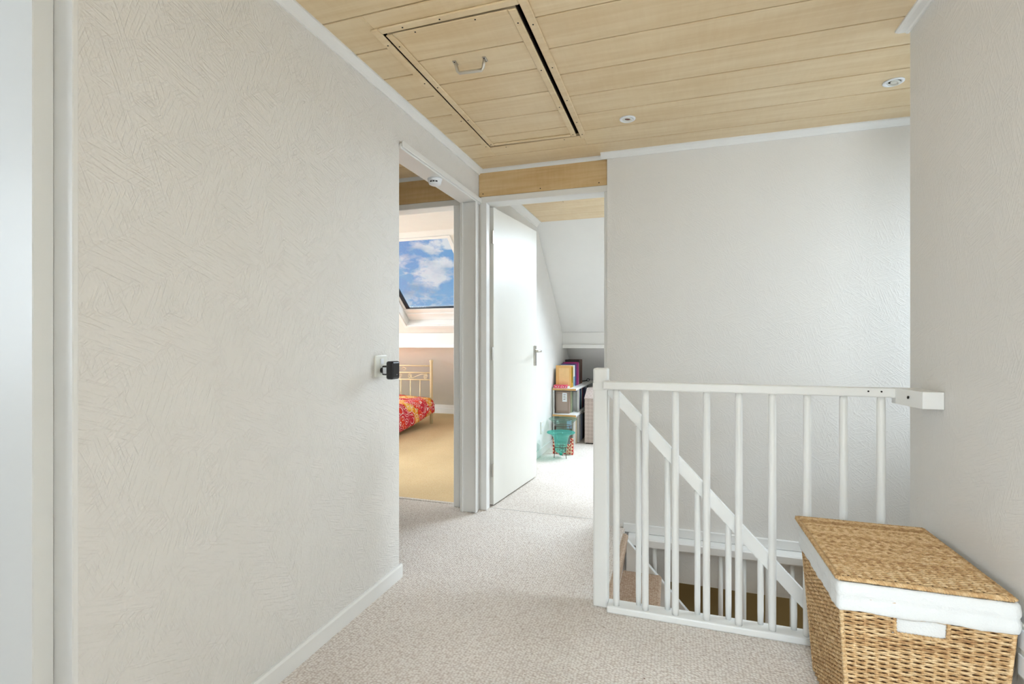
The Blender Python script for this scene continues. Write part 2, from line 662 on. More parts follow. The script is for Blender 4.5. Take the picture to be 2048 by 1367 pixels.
def set_parent(o, p):
    o.parent = p
    off = Matrix.Identity(4)
    q = p
    while q is not None:
        off = off @ Matrix.Translation(-Vector(q.get('_at', (0, 0, 0))))
        q = None
    o.matrix_parent_inverse = off
    return o


def tag(o, label, cat, group=None, kind=None):
    o['label'] = label
    o['category'] = cat
    if group:
        o['group'] = group
    if kind:
        o['kind'] = kind
    return o


def thing(name, label, cat, loc=(0, 0, 0), group=None):
    o = bpy.data.objects.new(name, None)
    C.objects.link(o)
    o.location = loc
    o['_at'] = tuple(loc)
    o.empty_display_size = 0.05
    tag(o, label, cat, group)
    return o


def struct(o, label=None):
    o['kind'] = 'structure'
    if label:
        o['label'] = label
    return o


def bx(lo, hi, bevel=0.0, seg=1):
    return MB().box(lo, hi, bevel, seg)


# ------------------------------------------------------------------ key dimensions
ZC = 2.29            # ceiling
XL = -1.26           # landing face of the left partition
XLB = -1.355
YF = 3.15            # landing face of the far wall
YFB = 3.25
YS = 3.11            # face of the stairwell wall
XR = 0.825           # landing face of the right wall
YR = 2.21            # free end of the right wall
OPEN0 = 2.115        # start of the opening in the left partition
SLAB = -0.29

# ------------------------------------------------------------------ floors
f = MB()
f.box((-1.30, -4.1, SLAB), (0.93, 2.17, 0))
f.box((-1.30, 2.17, SLAB), (-0.29, 3.20, 0))
f.box((-2.7, 1.3, SLAB), (-1.30, 3.20, 0))
floor = struct(f.build('floor', M['carpet']), 'beige loop pile carpet of the landing')
f = MB()
f.box((-3.6, -1.8, SLAB), (-1.30, 1.3, 0))
struct(f.build('floor_side_room', M['carpet']), 'carpet of the room behind the white door on the left')
struct(bx((-1.33, 3.20, SLAB), (3.0, 7.4, 0)).build('floor_study', M['carpet']), 'pale carpet of the study')
struct(bx((-5.6, 3.20, SLAB), (-1.33, 7.4, 0)).build('floor_bedroom', M['carpet_yellow']), 'yellow carpet of the bedroom')
struct(bx((-1.2, 3.195, 0), (-0.40, 3.205, 0.0015)).build('trim_1', simple('carpet_seam', (214, 206, 198), 0.8)), 'thin seam where the two carpets meet')
struct(bx((-2.3, 3.185, 0), (-1.42, 3.215, 0.004), 0.001).build('trim_2', M['carpet']), 'carpet edge at the bedroom threshold')

# ------------------------------------------------------------------ left partition with the opening to the lobby
w = MB()
w.box((XLB, 0.755, 0), (XL, OPEN0, ZC + .05))
w.box((XLB, OPEN0, 2.085), (XL, 3.15, ZC + .05))
w.box((XLB, 3.095, 0), (XL, 3.15, 2.085))
w.box((XLB, -0.06, 2.12), (XL, 0.755, ZC + .05))
w.box((XLB, -4.1, 0), (XL, -0.06, ZC + .05))
wall_left = struct(w.build('wall_left', M['wall_left']), 'white embossed wallpaper wall on the left')
# white lining of the opening: soffit, far jamb, slim edge bead
o = struct(bx((XLB - .012, OPEN0 + .002, 2.058), (XL + .012, 3.149, 2.085), 0.003).build('trim_opening_head', M['trim']), 'white soffit board over the lobby opening')
bx((XL + .012, OPEN0 + .002, 2.066), (XL + .022, 3.149, 2.096), 0.003).build('edge_bead', M['trim'], o)
o = struct(bx((XLB - .012, 3.068, 0), (XL + .012, 3.095, 2.058), 0.003).build('trim_opening_jamb', M['trim']), 'white jamb board closing the lobby opening')
bx((XLB + .002, 3.060, 0), (XLB + .012, 3.068, 2.058), 0.002).build('door_stop', M['trim'], o)
bx((XL + .003, 3.060, 0), (XL + .012, 3.068, 2.058), 0.002).build('door_stop', M['trim'], o)
# door frame at the near left
o = struct(bx((-1.40, 0.745, 0), (XL + .002, 0.757, 2.12), 0.002).build('trim_near_jamb', M['trim']), 'white door jamb at the near end of the left wall')
# baseboard on the left wall
bb = MB()
bb.prism([(XL, 0), (XL + .013, 0), (XL + .013, .056), (XL + .008, .064), (XL, .064)], 'Y', 0.757, OPEN0 + .012)
struct(bb.build('baseboard_left', M['trim']), 'white skirting board along the left wall')


def cornice(name, p0, p1, inward, size=0.034, drop=0.034, label=None, z=ZC):
    """small white coving along a straight wall/ceiling line"""
    p0, p1, q = Vector(p0), Vector(p1), Vector(inward)
    mb = MB()
    prof = [(0, 0), (size, 0), (size, -.007), (size * .75, -.011), (.012, -drop * .72), (.007, -drop), (0, -drop)]
    A = [mb.bm.verts.new((p0.x + q.x * a, p0.y + q.y * a, z + b)) for a, b in prof]
    B = [mb.bm.verts.new((p1.x + q.x * a, p1.y + q.y * a, z + b)) for a, b in prof]
    mb.bm.faces.new(A)
    mb.bm.faces.new(list(reversed(B)))
    k = len(prof)
    for i in range(k):
        mb.bm.faces.new((A[i], B[i], B[(i + 1) % k], A[(i + 1) % k]))
    return struct(mb.build(name, M['trim']), label or 'white coving strip under the ceiling')


cornice('trim_cornice_left', (XL, -4.1, 0), (XL, YF, 0), (1, 0, 0), label='white coving along the left wall')
cornice('trim_cornice_header', (XL, YF, 0), (-0.40, YF, 0), (0, -1, 0), 0.022, 0.026, label='white coving above the study door header')
cornice('trim_cornice_stair', (-0.435, YS, 0), (1.75, YS, 0), (0, -1, 0), 0.032, 0.034, label='white coving above the stairwell wall')
cornice('trim_cornice_right', (XR, -4.1, 0), (XR, YR + .01, 0), (-1, 0, 0), 0.044, 0.016, label='white coving along the right wall')
cornice('trim_cornice_lobby', (-2.7, YF, 0), (XLB, YF, 0), (0, -1, 0), 0.022, 0.026, label='white coving above the bedroom door header')
cornice('trim_cornice_study_left', (-1.28, YFB, 0), (-1.28, 4.69, 0), (1, 0, 0), 0.05, 0.05, label='white coving along the study side wall')
cornice('trim_cornice_study_front', (-1.28, YFB, 0), (3.0, YFB, 0), (0, 1, 0), 0.03, 0.03, label='white coving above the study door')

# ------------------------------------------------------------------ far wall with two doorways
w = MB()
w.box((-2.7, YF, 0), (-2.27, YFB, ZC + .05))
w.box((-2.27, YF, 2.105), (-1.405, YFB, ZC + .05))
w.box((-1.405, YF, 0), (-1.235, YFB, ZC + .05))
w.box((-1.235, YF, 2.105), (-0.40, YFB, ZC + .05))
wall_far = struct(w.build('wall_far', M['wall_y']), 'far wall carrying the two bedroom doorways')
# wooden header boards
for x0, x1, nails in ((XL + .001, -0.402, True), (-2.69, XLB - .001, False)):
    hb = bx((x0, YF - .010, 2.107), (x1, YF, 2.266), 0.002).build('header_board', M['wood_header'], wall_far)
    if nails:
        for x in (x0 + .03, (x0 + x1) / 2, x1 - .05):
            MB().lathe([(.0035, 0), (.0035, .002)], n=8, mat=Matrix.Rotation(PI / 2, 4, 'X')).build('nail', M['dark'], hb, loc=(x, YF - .010, 2.125))


def door_frame(x0, x1, name, label):
    """white timber frame x0..x1 overall, 45 mm faces"""
    t = MB()
    root = struct(bx((x0, YF - .012, 0), (x0 + .042, YF + .05, 2.065), 0.003).build(name, M['trim']), label)
    bx((x1 - .022, YF - .012, 0), (x1, YFB + .01, 2.065), 0.003).build('frame_stile', M['trim'], root)
    bx((x0, YF - .012, 2.065), (x1, YFB + .01, 2.106), 0.003).build('frame_head', M['trim'], root)
    return root


door_frame(-1.245, -0.398, 'trim_door_frame_study', 'white frame of the study doorway')
r = struct(bx((-1.445, YF - .012, 0), (-1.400, YFB + .01, 2.065), 0.003).build('trim_door_frame_bedroom', M['trim']), 'white frame of the bedroom doorway')
bx((-2.29, YF - .012, 0), (-2.245, YFB + .01, 2.065), 0.003).build('frame_stile', M['trim'], r)
bx((-2.29, YF - .012, 2.065), (-1.400, YFB + .01, 2.106), 0.003).build('frame_head', M['trim'], r)
bx((-1.455, YF + .03, 0), (-1.445, YF + .06, 2.065), 0.002).build('frame_rebate', M['trim'], r)

# ------------------------------------------------------------------ stairwell wall
w = MB()
w.box((-0.398, YS, SLAB), (1.75, YFB, ZC + .05))
wall_stair = struct(w.build('wall_stair', M['wall_y']), 'tall white embossed wall behind the stairs')
bx((-0.30, YS - .014, -0.022), (1.75, YS, 0.032), 0.004).build('skirting', M['trim'], wall_stair)
led = bx((-0.27, YS - .095, -0.070), (1.75, YS, -0.022), 0.006).build('ledge', M['trim'], wall_stair)
# right wall
w = MB()
w.box((XR, -4.1, 0), (XR + .1, YR, ZC + .05))
struct(w.build('wall_right', M['wall_x']), 'beige white wall on the right beside the basket')
# end of the stairwell with its window
w = MB()
w.box((1.75, 2.1, SLAB), (2.0, YFB, 0.92))
w.box((1.75, 2.1, 2.02), (2.0, YFB, ZC + .05))
w.box((1.75, 2.1, 0.92), (2.0, 2.22, 2.02))
w.box((1.75, 3.06, 0.92), (2.0, YFB, 2.02))
struct(w.build('wall_stair_end', M['wall_y']), 'end wall of the stairwell around its window')
w = struct(bx((1.93, 2.22, 0.92), (1.97, 2.27, 2.02), .004).build('window_2', M['trim']), 'stairwell window')
for lo, hi in (((1.93, 3.01, .92), (1.97, 3.06, 2.02)), ((1.93, 2.27, .92), (1.97, 3.01, .97)), ((1.93, 2.27, 1.97), (1.97, 3.01, 2.02))):
    bx(lo, hi, .004).build('window_frame', M['trim'], w)
bx((1.948, 2.27, .97), (1.953, 3.01, 1.97)).build('pane', M['pane'], w)
# near side of the stairwell, right of the landing wall
w = MB()
w.box((XR + .1, 2.1, SLAB), (1.75, YR, ZC + .05))
struct(w.build('wall_stair_near', M['wall_y']), 'stairwell wall behind the right wall')

# rear of the landing, behind the viewer
w = MB()
w.box((XLB, -4.2, 0), (-.95, -4.1, ZC + .05))
w.box((.55, -4.2, 0), (XR + .1, -4.1, ZC + .05))
w.box((-.95, -4.2, 0), (.55, -4.1, .95))
w.box((-.95, -4.2, 2.15), (.55, -4.1, ZC + .05))
struct(w.build('wall_rear', M['wall_y']), 'rear wall of the landing around its window')
w = struct(bx((-.95, -4.17, .95), (-.9, -4.13, 2.15), .004).build('window_3', M['trim']), 'landing window')
for lo, hi in (((.5, -4.17, .95), (.55, -4.13, 2.15)), ((-.9, -4.17, .95), (.5, -4.13, 1.0)), ((-.9, -4.17, 2.1), (.5, -4.13, 2.15))):
    bx(lo, hi, .004).build('window_frame', M['trim'], w)
bx((-.9, -4.153, 1.0), (.5, -4.148, 2.1)).build('pane', M['pane'], w)

struct(bx((XL, -.45, 0), (-.25, -.35, ZC + .05)).build('light_block_wall', M['wall_y']), 'added unseen wall blocking light behind the viewer')  # added to keep light from behind off the left jamb
# side room and lobby shells
w = MB()
w.box((-3.7, -.55, 0), (-3.6, 1.3, ZC + .05))
w.box((-3.7, -1.8, 0), (-3.6, -1.7, ZC + .05))
w.box((-3.7, -1.7, 0), (-3.6, -.55, .9))
w.box((-3.7, -1.7, 2.15), (-3.6, -.55, ZC + .05))
w.box((-3.6, 1.2, 0), (XLB, 1.3, ZC + .05))
w.box((-3.7, -1.9, 0), (XLB, -1.8, ZC + .05))
struct(w.build('wall_side_room', M['plaster']), 'walls of the room behind the left door')
struct(bx((-2.8, 1.3, 0), (-2.7, YFB, ZC + .05)).build('wall_lobby', M['plaster']), 'side wall of the lobby')
struct(bx((-3.7, -1.9, ZC), (XLB, 1.3, ZC + .1)).build('ceiling_side_room', M['plaster']), 'ceiling of the side room')

# ------------------------------------------------------------------ ceilings of separate planks
PW = 0.2015
Y0 = 1.93
HX0, HX1, HY0, HY1 = -1.062, -0.492, 1.62, 2.795       # loft opening
c = MB()
zt = ZC + .019
SKL = (-.45, .70, -2.2, -1.0)                          # unseen roof opening added for the landing fill lamp
c.box((-1.355, -4.2, zt), (HX0, YFB, zt + .05))
c.box((HX1, SKL[3], zt), (2.0, YFB, zt + .05))
c.box((HX1, -4.2, zt), (2.0, SKL[2], zt + .05))
c.box((SKL[1], SKL[2], zt), (2.0, SKL[3], zt + .05))
c.box((HX1, SKL[2], zt), (SKL[0], SKL[3], zt + .05))
c.box((HX0, -4.2, zt), (HX1, HY0, zt + .05))
c.box((HX0, HY1, zt), (HX1, YFB, zt + .05))
ceiling = struct(c.build('ceiling', M['backing']), 'plank ceiling of the landing')
loft = MB()
loft.box((HX0 - .1, HY0 - .1, zt + .35), (HX1 + .1, HY1 + .1, zt + .4))
loft.box((HX0 - .06, HY0 - .06, zt + .05), (HX0, HY1 + .06, zt + .35))
loft.box((HX1, HY0 - .06, zt + .05), (HX1 + .06, HY1 + .06, zt + .35))
loft.box((HX0, HY0 - .06, zt + .05), (HX1, HY0, zt + .35))
loft.box((HX0, HY1, zt + .05), (HX1, HY1 + .06, zt + .35))
loft.build('loft_shaft', M['void'], ceiling)


def plank(x0, x1, y0, y1, parent, z=ZC, mat='wood', th=.0175):
    if x1 - x0 < .01 or y1 - y0 < .01:
        return
    return bx((x0, y0 + .0032, z), (x1, y1 - .0032, z + th), 0.0015).build('ceiling_plank', M[mat], parent)


k0 = int(math.floor((-4.1 - Y0) / PW))
for k in range(k0, 8):
    a, b = max(-4.1, Y0 + k * PW), min(YF, Y0 + (k + 1) * PW)
    if b - a < .02:
        continue
    xr = XR if b < 2.1 else 1.75
    # rows are cut round the loft opening
    cuts = sorted({a, b} | {y for y in (HY0, HY1) if a < y < b})
    if HY0 < b and HY1 > a:
        ya, yb = max(a, HY0), min(b, HY1)
        plank(XL, HX0, a, b, ceiling)
        plank(HX1, xr, a, b, ceiling)
        if a < HY0:
            plank(HX0, HX1, a, HY0, ceiling)
        if b > HY1:
            plank(HX0, HX1, HY1, b, ceiling)
    elif a < SKL[3] and b > SKL[2]:
        plank(XL, SKL[0], a, b, ceiling)
        plank(SKL[1], xr, a, b, ceiling)
        if a < SKL[2]:
            plank(SKL[0], SKL[1], a, SKL[2], ceiling)
        if b > SKL[3]:
            plank(SKL[0], SKL[1], SKL[3], b, ceiling)
    else:
        plank(XL, xr, a, b, ceiling)
x0, x1, y0, y1 = SKL
wq = struct(bx((x0, y0, ZC), (x0 + .04, y1, ZC + .28)).build('added_roof_opening', M['trim']), 'added flat roof opening for fill light over the landing')  # unseen opening added along with the overhead fill lamp
for lo, hi in (((x1 - .04, y0, ZC), (x1, y1, ZC + .28)), ((x0 + .04, y0, ZC), (x1 - .04, y0 + .04, ZC + .28)), ((x0 + .04, y1 - .04, ZC), (x1 - .04, y1, ZC + .28))):
    bx(lo, hi).build('window_frame', M['trim'], wq)
bx((x0 + .04, y0 + .04, ZC + .2), (x1 - .04, y1 - .04, ZC + .206)).build('pane', M['pane'], wq)
cl = struct(bx((-2.8, 1.3, zt), (XLB, YFB, zt + .05)).build('ceiling_lobby', M['backing']), 'plank ceiling of the lobby')
for k in range(-3, 8):
    a, b = max(1.3, Y0 + k * PW), min(YF, Y0 + (k + 1) * PW)
    if b - a > .02:
        plank(-2.7, XLB, a, b, cl)
cs = struct(bx((-1.33, YFB, zt), (3.0, 4.9, zt + .05)).build('ceiling_study', M['backing']), 'plank ceiling of the study')
for k in range(8):
    a, b = YFB + .03 + k * .2, YFB + .03 + (k + 1) * .2
    b = min(b, 4.70)
    if b - a < .02:
        continue
    j = -0.88 if k == 3 else (0.9 if k % 2 else 1.6)
    plank(-1.28, j - .002, a, b, cs)
    plank(j + .002, 3.0, a, b, cs)
struct(bx((-5.6, YFB, ZC), (-1.38, 4.9, ZC + .06)).build('ceiling_bedroom', M['plaster_warm']), 'white ceiling of the bedroom')

# ------------------------------------------------------------------ roof slope over study and bedroom
SK = 0.857
SL = math.hypot(1, SK)
SO = Vector((0, 4.7, 2.28))
slope_m = Matrix(((1, 0, 0, 0), (0, 1 / SL, SK / SL, SO.y), (0, -SK / SL, 1 / SL, SO.z), (0, 0, 0, 1)))   # local: x, down the slope, outwards


def slope_boxes(name, mat, boxes, parent=None, bevel=0.0):
    mb = MB()
    for lo, hi in boxes:
        mb.box(lo, hi, bevel, mat=slope_m)
    return mb.build(name, M[mat], parent)


SKX0, SKX1, SK0, SK1 = -3.34, -2.262, 0.088, 1.44
SEND = 3.42
struct(slope_boxes('wall_slope_bedroom', 'plaster_warm', [
    ((-5.6, -.15, 0), (-4.95, SEND, .2)), ((-4.95, -.15, 0), (-4.05, .1, .2)), ((-4.95, 1.35, 0), (-4.05, SEND, .2)),
    ((-4.05, -.15, 0), (SKX0, SEND, .2)), ((SKX0, -.15, 0), (SKX1, SK0, .2)), ((SKX0, SK1, 0), (SKX1, SEND, .2)),
    ((SKX1, -.15, 0), (-1.33, SEND, .2))]), 'sloping cream roof wall of the bedroom')
struct(slope_boxes('wall_slope_study', 'plaster', [
    ((-1.33, -.15, 0), (-.45, SEND, .2)), ((-.45, -.15, 0), (1.2, .1, .2)), ((-.45, 1.4, 0), (1.2, SEND, .2)),
    ((1.2, -.15, 0), (3.1, SEND, .2))]), 'sloping white roof wall of the study')
# the visible roof window
win = struct(slope_boxes('window_1', 'trim', [
    ((SKX0 - .035, SK0 - .03, -.012), (SKX1 + .035, SK0, .0)), ((SKX0 - .035, SK1, -.012), (SKX1 + .035, SK1 + .035, .0)),
    ((SKX0 - .035, SK0, -.012), (SKX0, SK1, .0)), ((SKX1, SK0, -.012), (SKX1 + .035, SK1, .0))]), 'roof window with a white frame over the bed')
slope_boxes('lining', 'trim', [
    ((SKX0, SK1 - .008, 0.0), (SKX1, SK1, .10)), ((SKX0, SK0, 0), (SKX0 + .008, SK1 - .008, .1)),
    ((SKX1 - .008, SK0, 0), (SKX1, SK1 - .008, .1)), ((SKX0 + .008, SK0, 0), (SKX1 - .008, SK0 + .008, .1))], win)
slope_boxes('sash', 'trim', [
    ((SKX0 + .008, 1.235, .092), (SKX1 - .008, SK1 - .008, .15)), ((SKX0 + .008, SK0 + .008, .1), (SKX1 - .008, SK0 + .05, .15)),
    ((SKX0 + .008, SK0 + .05, .1), (SKX0 + .045, 1.235, .15)), ((SKX1 - .045, SK0 + .05, .1), (SKX1 - .008, 1.235, .15))], win, .003)
slope_boxes('ventilation_flap', 'trim', [((SKX0 + .03, 1.30, .078), (SKX1 - .03, 1.345, .092))], win, .004)
slope_boxes('gasket', 'gasket', [
    ((SKX0 + .045, 1.222, .104), (SKX1 - .045, 1.235, .13)), ((SKX0 + .045, SK0 + .05, .104), (SKX0 + .085, 1.222, .13)),
    ((SKX1 - .06, SK0 + .05, .104), (SKX1 - .045, 1.222, .13))], win)
slope_boxes('pane', 'pane', [((SKX0 + .06, SK0 + .05, .118), (SKX1 - .06, 1.222, .124))], win)
for nm, x0, x1, s0, s1, lab in (('added_bedroom_opening', -4.95, -4.05, .1, 1.35, 'added roof opening for fill light in the bedroom'), ('window_5', -.45, 1.2, .1, 1.4, 'wide roof window of the study')):  # the bedroom one is added out of view for its fill lamp
    wq = struct(slope_boxes(nm, 'trim', [((x0, s0, .08), (x0 + .05, s1, .13)), ((x1 - .05, s0, .08), (x1, s1, .13)),
                                         ((x0 + .05, s0, .08), (x1 - .05, s0 + .05, .13)), ((x0 + .05, s1 - .05, .08), (x1 - .05, s1, .13))]), lab)
    slope_boxes('pane', 'pane', [((x0 + .05, s0 + .05, .10), (x1 - .05, s1 - .05, .106))], wq)
# boxed purlins
for nm, x0, x1, mt, lab in (('trim_purlin_bedroom', -5.5, -1.38, 'plaster_warm', 'boxed roof beam across the bedroom slope'), ('trim_purlin_study', -1.28, 3.0, 'plaster', 'boxed roof beam across the study slope')):
    pr = struct(MB().prism([(5.90, 1.055), (6.07, 1.055), (6.07, 1.10), (5.90, 1.245)], 'X', x0, x1).build(nm, M[mt]), lab)
    bx((x0, 5.875, 1.055), (x1, 5.90, 1.10), .003).build('beam_lip', M['trim'], pr)
# gables and partition between the rooms
gable = [(YFB, 0), (7.22, 0), (7.22, .10), (4.70, 2.255), (4.66, ZC), (YFB, ZC)]
struct(MB().prism(gable, 'X', -1.38, -1.28).build('wall_study_left', M['plaster']), 'bright white side wall of the study')
gb = MB()
gb.prism([(4.6, 0), (7.22, 0), (7.22, .10), (4.70, 2.255), (4.66, ZC), (4.6, ZC)], 'X', -5.7, -5.6)
gb.box((-5.7, YF, 0), (-5.6, 3.6, ZC))
gb.box((-5.7, 3.6, 0), (-5.6, 4.6, .8))  # gap for the added gable fill lamp
gb.box((-5.7, 3.6, 2.1), (-5.6, 4.6, ZC))
struct(gb.build('wall_bedroom_left', M['plaster_warm']), 'side wall of the bedroom around an added light opening')
struct(MB().prism(gable, 'X', 3.0, 3.1).build('wall_study_right', M['plaster']), 'right side wall of the study')
struct(bx((-5.6, 7.20, 0), (3.0, 7.3, .3)).build('wall_knee', M['plaster_warm']), 'low knee wall under the roof slope')
struct(bx((-5.6, 7.18, 0), (-1.38, 7.20, .085), .003).build('baseboard_bedroom', M['trim']), 'white skirting board at the back of the bedroom')
struct(bx((-1.28, 3.27, 0), (-1.267, 7.16, .07), .003).build('baseboard_study', M['trim']), 'white skirting board along the study side wall')
w = MB()
w.box((-5.6, YF, 0), (-2.7, YFB, ZC))
struct(w.build('wall_bedroom_front', M['plaster_warm']), 'front wall of the bedroom beside its doorway')
struct(bx((1.75, YFB - .001, 0), (3.0, YFB + .1, ZC)).build('wall_study_front', M['plaster']), 'front wall of the study beyond the stairs')

# ------------------------------------------------------------------ floor below
w = MB()
w.box((-1.4, 2.07, -2.7), (3.4, 2.17, SLAB))
w.box((-1.4, 4.2, -2.7), (3.4, 4.3, SLAB))
w.box((-1.5, 2.07, -2.7), (-1.4, 4.3, SLAB))
w.box((3.4, 2.07, -2.7), (3.5, 2.9, SLAB))
w.box((3.4, 4.0, -2.7), (3.5, 4.3, SLAB))
w.box((3.4, 2.9, -2.7), (3.5, 4.0, -1.8))  # gap for the added lower hall fill lamp
w.box((3.4, 2.9, -.6), (3.5, 4.0, SLAB))
struct(w.build('wall_lower_hall', M['olive']), 'khaki wall of the hall on the floor below')
struct(bx((-1.4, 2.17, -2.75), (3.4, 4.2, -2.7)).build('floor_lower_hall', M['carpet']), 'carpet of the hall below')
struct(bx((2.0, 2.07, SLAB), (3.5, 3.25, SLAB + .1)).build('ceiling_lower_hall', M['plaster']), 'ceiling of the hall below')

# ------------------------------------------------------------------ doors
door = struct(MB().box((0, -.04, .012), (.815, 0, 2.055), .002).build('door_1', M['door']), 'open cream door of the study with a steel lever')
ang = math.radians(84.04)
door.location = (-1.2238, 3.229, 0)
door.rotation_euler = (0, 0, ang)


def door_part(mb, name, mat, smooth=False):
    o = mb.build(name, M[mat], None, smooth)
    o.parent = door
    return o


hp = door_part(MB().box((.752, -.049, .935), (.792, -.04, 1.10), .003), 'handle_plate', 'metal')
lv = MB()
lv.tube([(.778, -.049, 1.055), (.778, -.088, 1.055), (.774, -.095, 1.055), (.66, -.098, 1.052)], .0085, 10)
lv.lathe([(.013, 0), (.013, .006)], c=(.778, -.049, 1.055), n=14, mat=Matrix.Rotation(PI / 2, 4, 'X'))
o = lv.build('lever', M['metal'], None, True)
o.parent = hp
for z in (.25, 1.05, 1.85):
    door_part(MB().lathe([(.007, z - .045), (.007, z + .045)], c=(-.006, -.034, 0), n=10), 'hinge', 'metal')

d2 = struct(bx((-2.15, .705, .012), (-1.318, .7445, 2.10), .002).build('door_2', M['white']), 'white door leaf at the extreme left edge')
bx((-2.10, .694, .95), (-2.06, .705, 1.12), .003).build('handle_plate', M['metal'], d2)

# ------------------------------------------------------------------ loft hatch
hatch = thing('loft_hatch', 'maple plank loft hatch in the ceiling with a steel pull handle', 'hatch', (-.777, 2.21, ZC))
zt0 = ZC - .008
for nm, lo, hi in (('frame_strip', (-1.078, 1.602, zt0), (-1.046, 2.815, ZC)), ('frame_strip', (-.506, 1.602, zt0), (-.474, 2.815, ZC)),
                   ('frame_strip', (-1.046, 1.602, zt0), (-.506, 1.634, ZC)), ('frame_strip', (-1.046, 2.783, zt0), (-.506, 2.815, ZC))):
    bx(lo, hi, .003).build(nm, M['wood'], hatch)
tilt = Matrix.Translation((-1.038, 0, ZC - .001)) @ Matrix.Rotation(math.radians(.35), 4, 'Y')
PX = .515      # panel width measured from its left edge
rows = [1.646] + [Y0 + k * PW for k in range(0, 5)] + [2.768]
rows[1] = Y0 - 0.075
rows = [1.646, 1.846, 2.046, 2.246, 2.446, 2.646, 2.762]
for a, b in zip(rows[:-1], rows[1:]):
    MB().box((0.004, a + .0032, 0), (PX - .004, b - .0032, .012), .0015, mat=tilt).build('panel_plank', M['wood'], hatch)
for lo, hi in (((0, 1.646, -.007), (.03, 2.766, 0)), ((PX - .03, 1.646, -.007), (PX, 2.766, 0)),
               ((.03, 1.642, -.007), (PX - .03, 1.668, 0)), ((.03, 2.740, -.007), (PX - .03, 2.766, 0))):
    MB().box(lo, hi, .003, mat=tilt).build('panel_strip', M['wood'], hatch)
MB().box((0.006, 1.65, .0125), (PX - .006, 2.76, .03), mat=tilt).build('panel_core', M['backing'], hatch)
nail = MB()
nail.lathe([(.0032, 0), (.0032, .002)], n=8)
nail0 = nail.build('nail', M['dark'], hatch, loc=(-1.062, 1.70, zt0 - .001))
nm = nail0.data
for x, y in ((-1.062, 2.0), (-1.062, 2.4), (-1.062, 2.76), (-.49, 1.75), (-.49, 2.05), (-.49, 2.35), (-.49, 2.6), (-.49, 2.76), (-.8, 1.618), (-.95, 1.618), (-.95, 2.8), (-.6, 2.8)):
    link('nail', nm, hatch, (x, y, zt0 - .001))
for x, y in ((.015, 1.72), (.015, 2.05), (.015, 2.4), (.015, 2.74), (PX - .015, 1.72), (PX - .015, 2.05), (PX - .015, 2.4), (PX - .015, 2.74), (.12, 1.655), (.36, 1.655)):
    p = tilt @ Vector((x, y, -.008))
    link('nail', nm, hatch, p)
# handle
hm = tilt @ Matrix.Translation((.235, 1.905, 0)) @ Matrix.Rotation(math.radians(4), 4, 'Z')
pts = [(-.062, 0, -.002), (-.060, 0, -.012), (-.055, .004, -.034), (-.048, .008, -.040), (.048, .008, -.040), (.055, .004, -.034), (.060, 0, -.012), (.062, 0, -.002)]
hnd = MB().tube([hm @ Vector(p) for p in pts], [.006, .0062, .0062, .0068, .0068, .0062, .0062, .006], 10).build('handle', M['metal'], hatch, True)
for sx in (-1, 1):
    ft = MB().box((sx * .064 - .008, -.018, -.004), (sx * .064 + .008, .018, 0), .003, 2, mat=hm)
    fo = ft.build('foot_plate', M['metal'], hnd)
    for sy in (-.012, .012):
        MB().box((sx * .064 - .003, sy - .003, -.0048), (sx * .064 + .003, sy + .003, -.0035), .001, mat=hm).build('screw', M['dark'], hatch)

# ------------------------------------------------------------------ recessed downlights
for x, y, lab in ((-.235, 2.659, 'small round ceiling downlight nearest the loft hatch'), (.927, 2.649, 'round ceiling downlight with tilted lens near the right wall')):
    t = thing('downlight', lab, 'downlight', (x, y, ZC), 'recessed ceiling downlights')
    MB().lathe([(.041, 0), (.041, -.003), (.036, -.006), (.028, -.004), (.026, 0)], c=(x, y, ZC), n=28).build('trim_ring', M['plastic_white'], t, True)
    tm = Matrix.Rotation(math.radians(16 if x > 0 else 6), 4, 'Y')
    MB().lathe([(.027, -.002), (.026, -.006), (.020, -.007), (.017, .002), (.017, .004)], c=(x, y, ZC), n=24, mat=tm).build('swivel_ring', M['plastic'], t, True)
    MB().lathe([(.0165, -.001), (.012, -.003), (.004, -.004), (.0005, -.004)], c=(x, y, ZC), n=18, mat=tm).build('bulb', M['bulb'] if x < 0 else M['plastic'], t, True)

# ------------------------------------------------------------------ smoke detector
sx, sy, sz = -1.302, 2.575, 2.058
t = thing('smoke_detector', 'white round smoke detector under the soffit of the opening', 'smoke detector', (sx, sy, sz))
MB().lathe([(.041, 0), (.041, -.007), (.038, -.010), (.036, -.022), (.033, -.030), (.022, -.036), (.010, -.038), (.0005, -.038)], c=(sx, sy, sz), n=30).build('housing', M['plastic_white'], t, True)
for a in (-100, -75, -50):
    q = math.radians(a)
    MB().box((-.006, -.0015, -.003), (.006, .0015, .003), mat=Matrix.Translation((sx + .0362 * math.cos(q), sy + .0362 * math.sin(q), sz - .021)) @ Matrix.Rotation(q + PI / 2, 4, 'Z')).build('vent_slot', M['dark'], t)

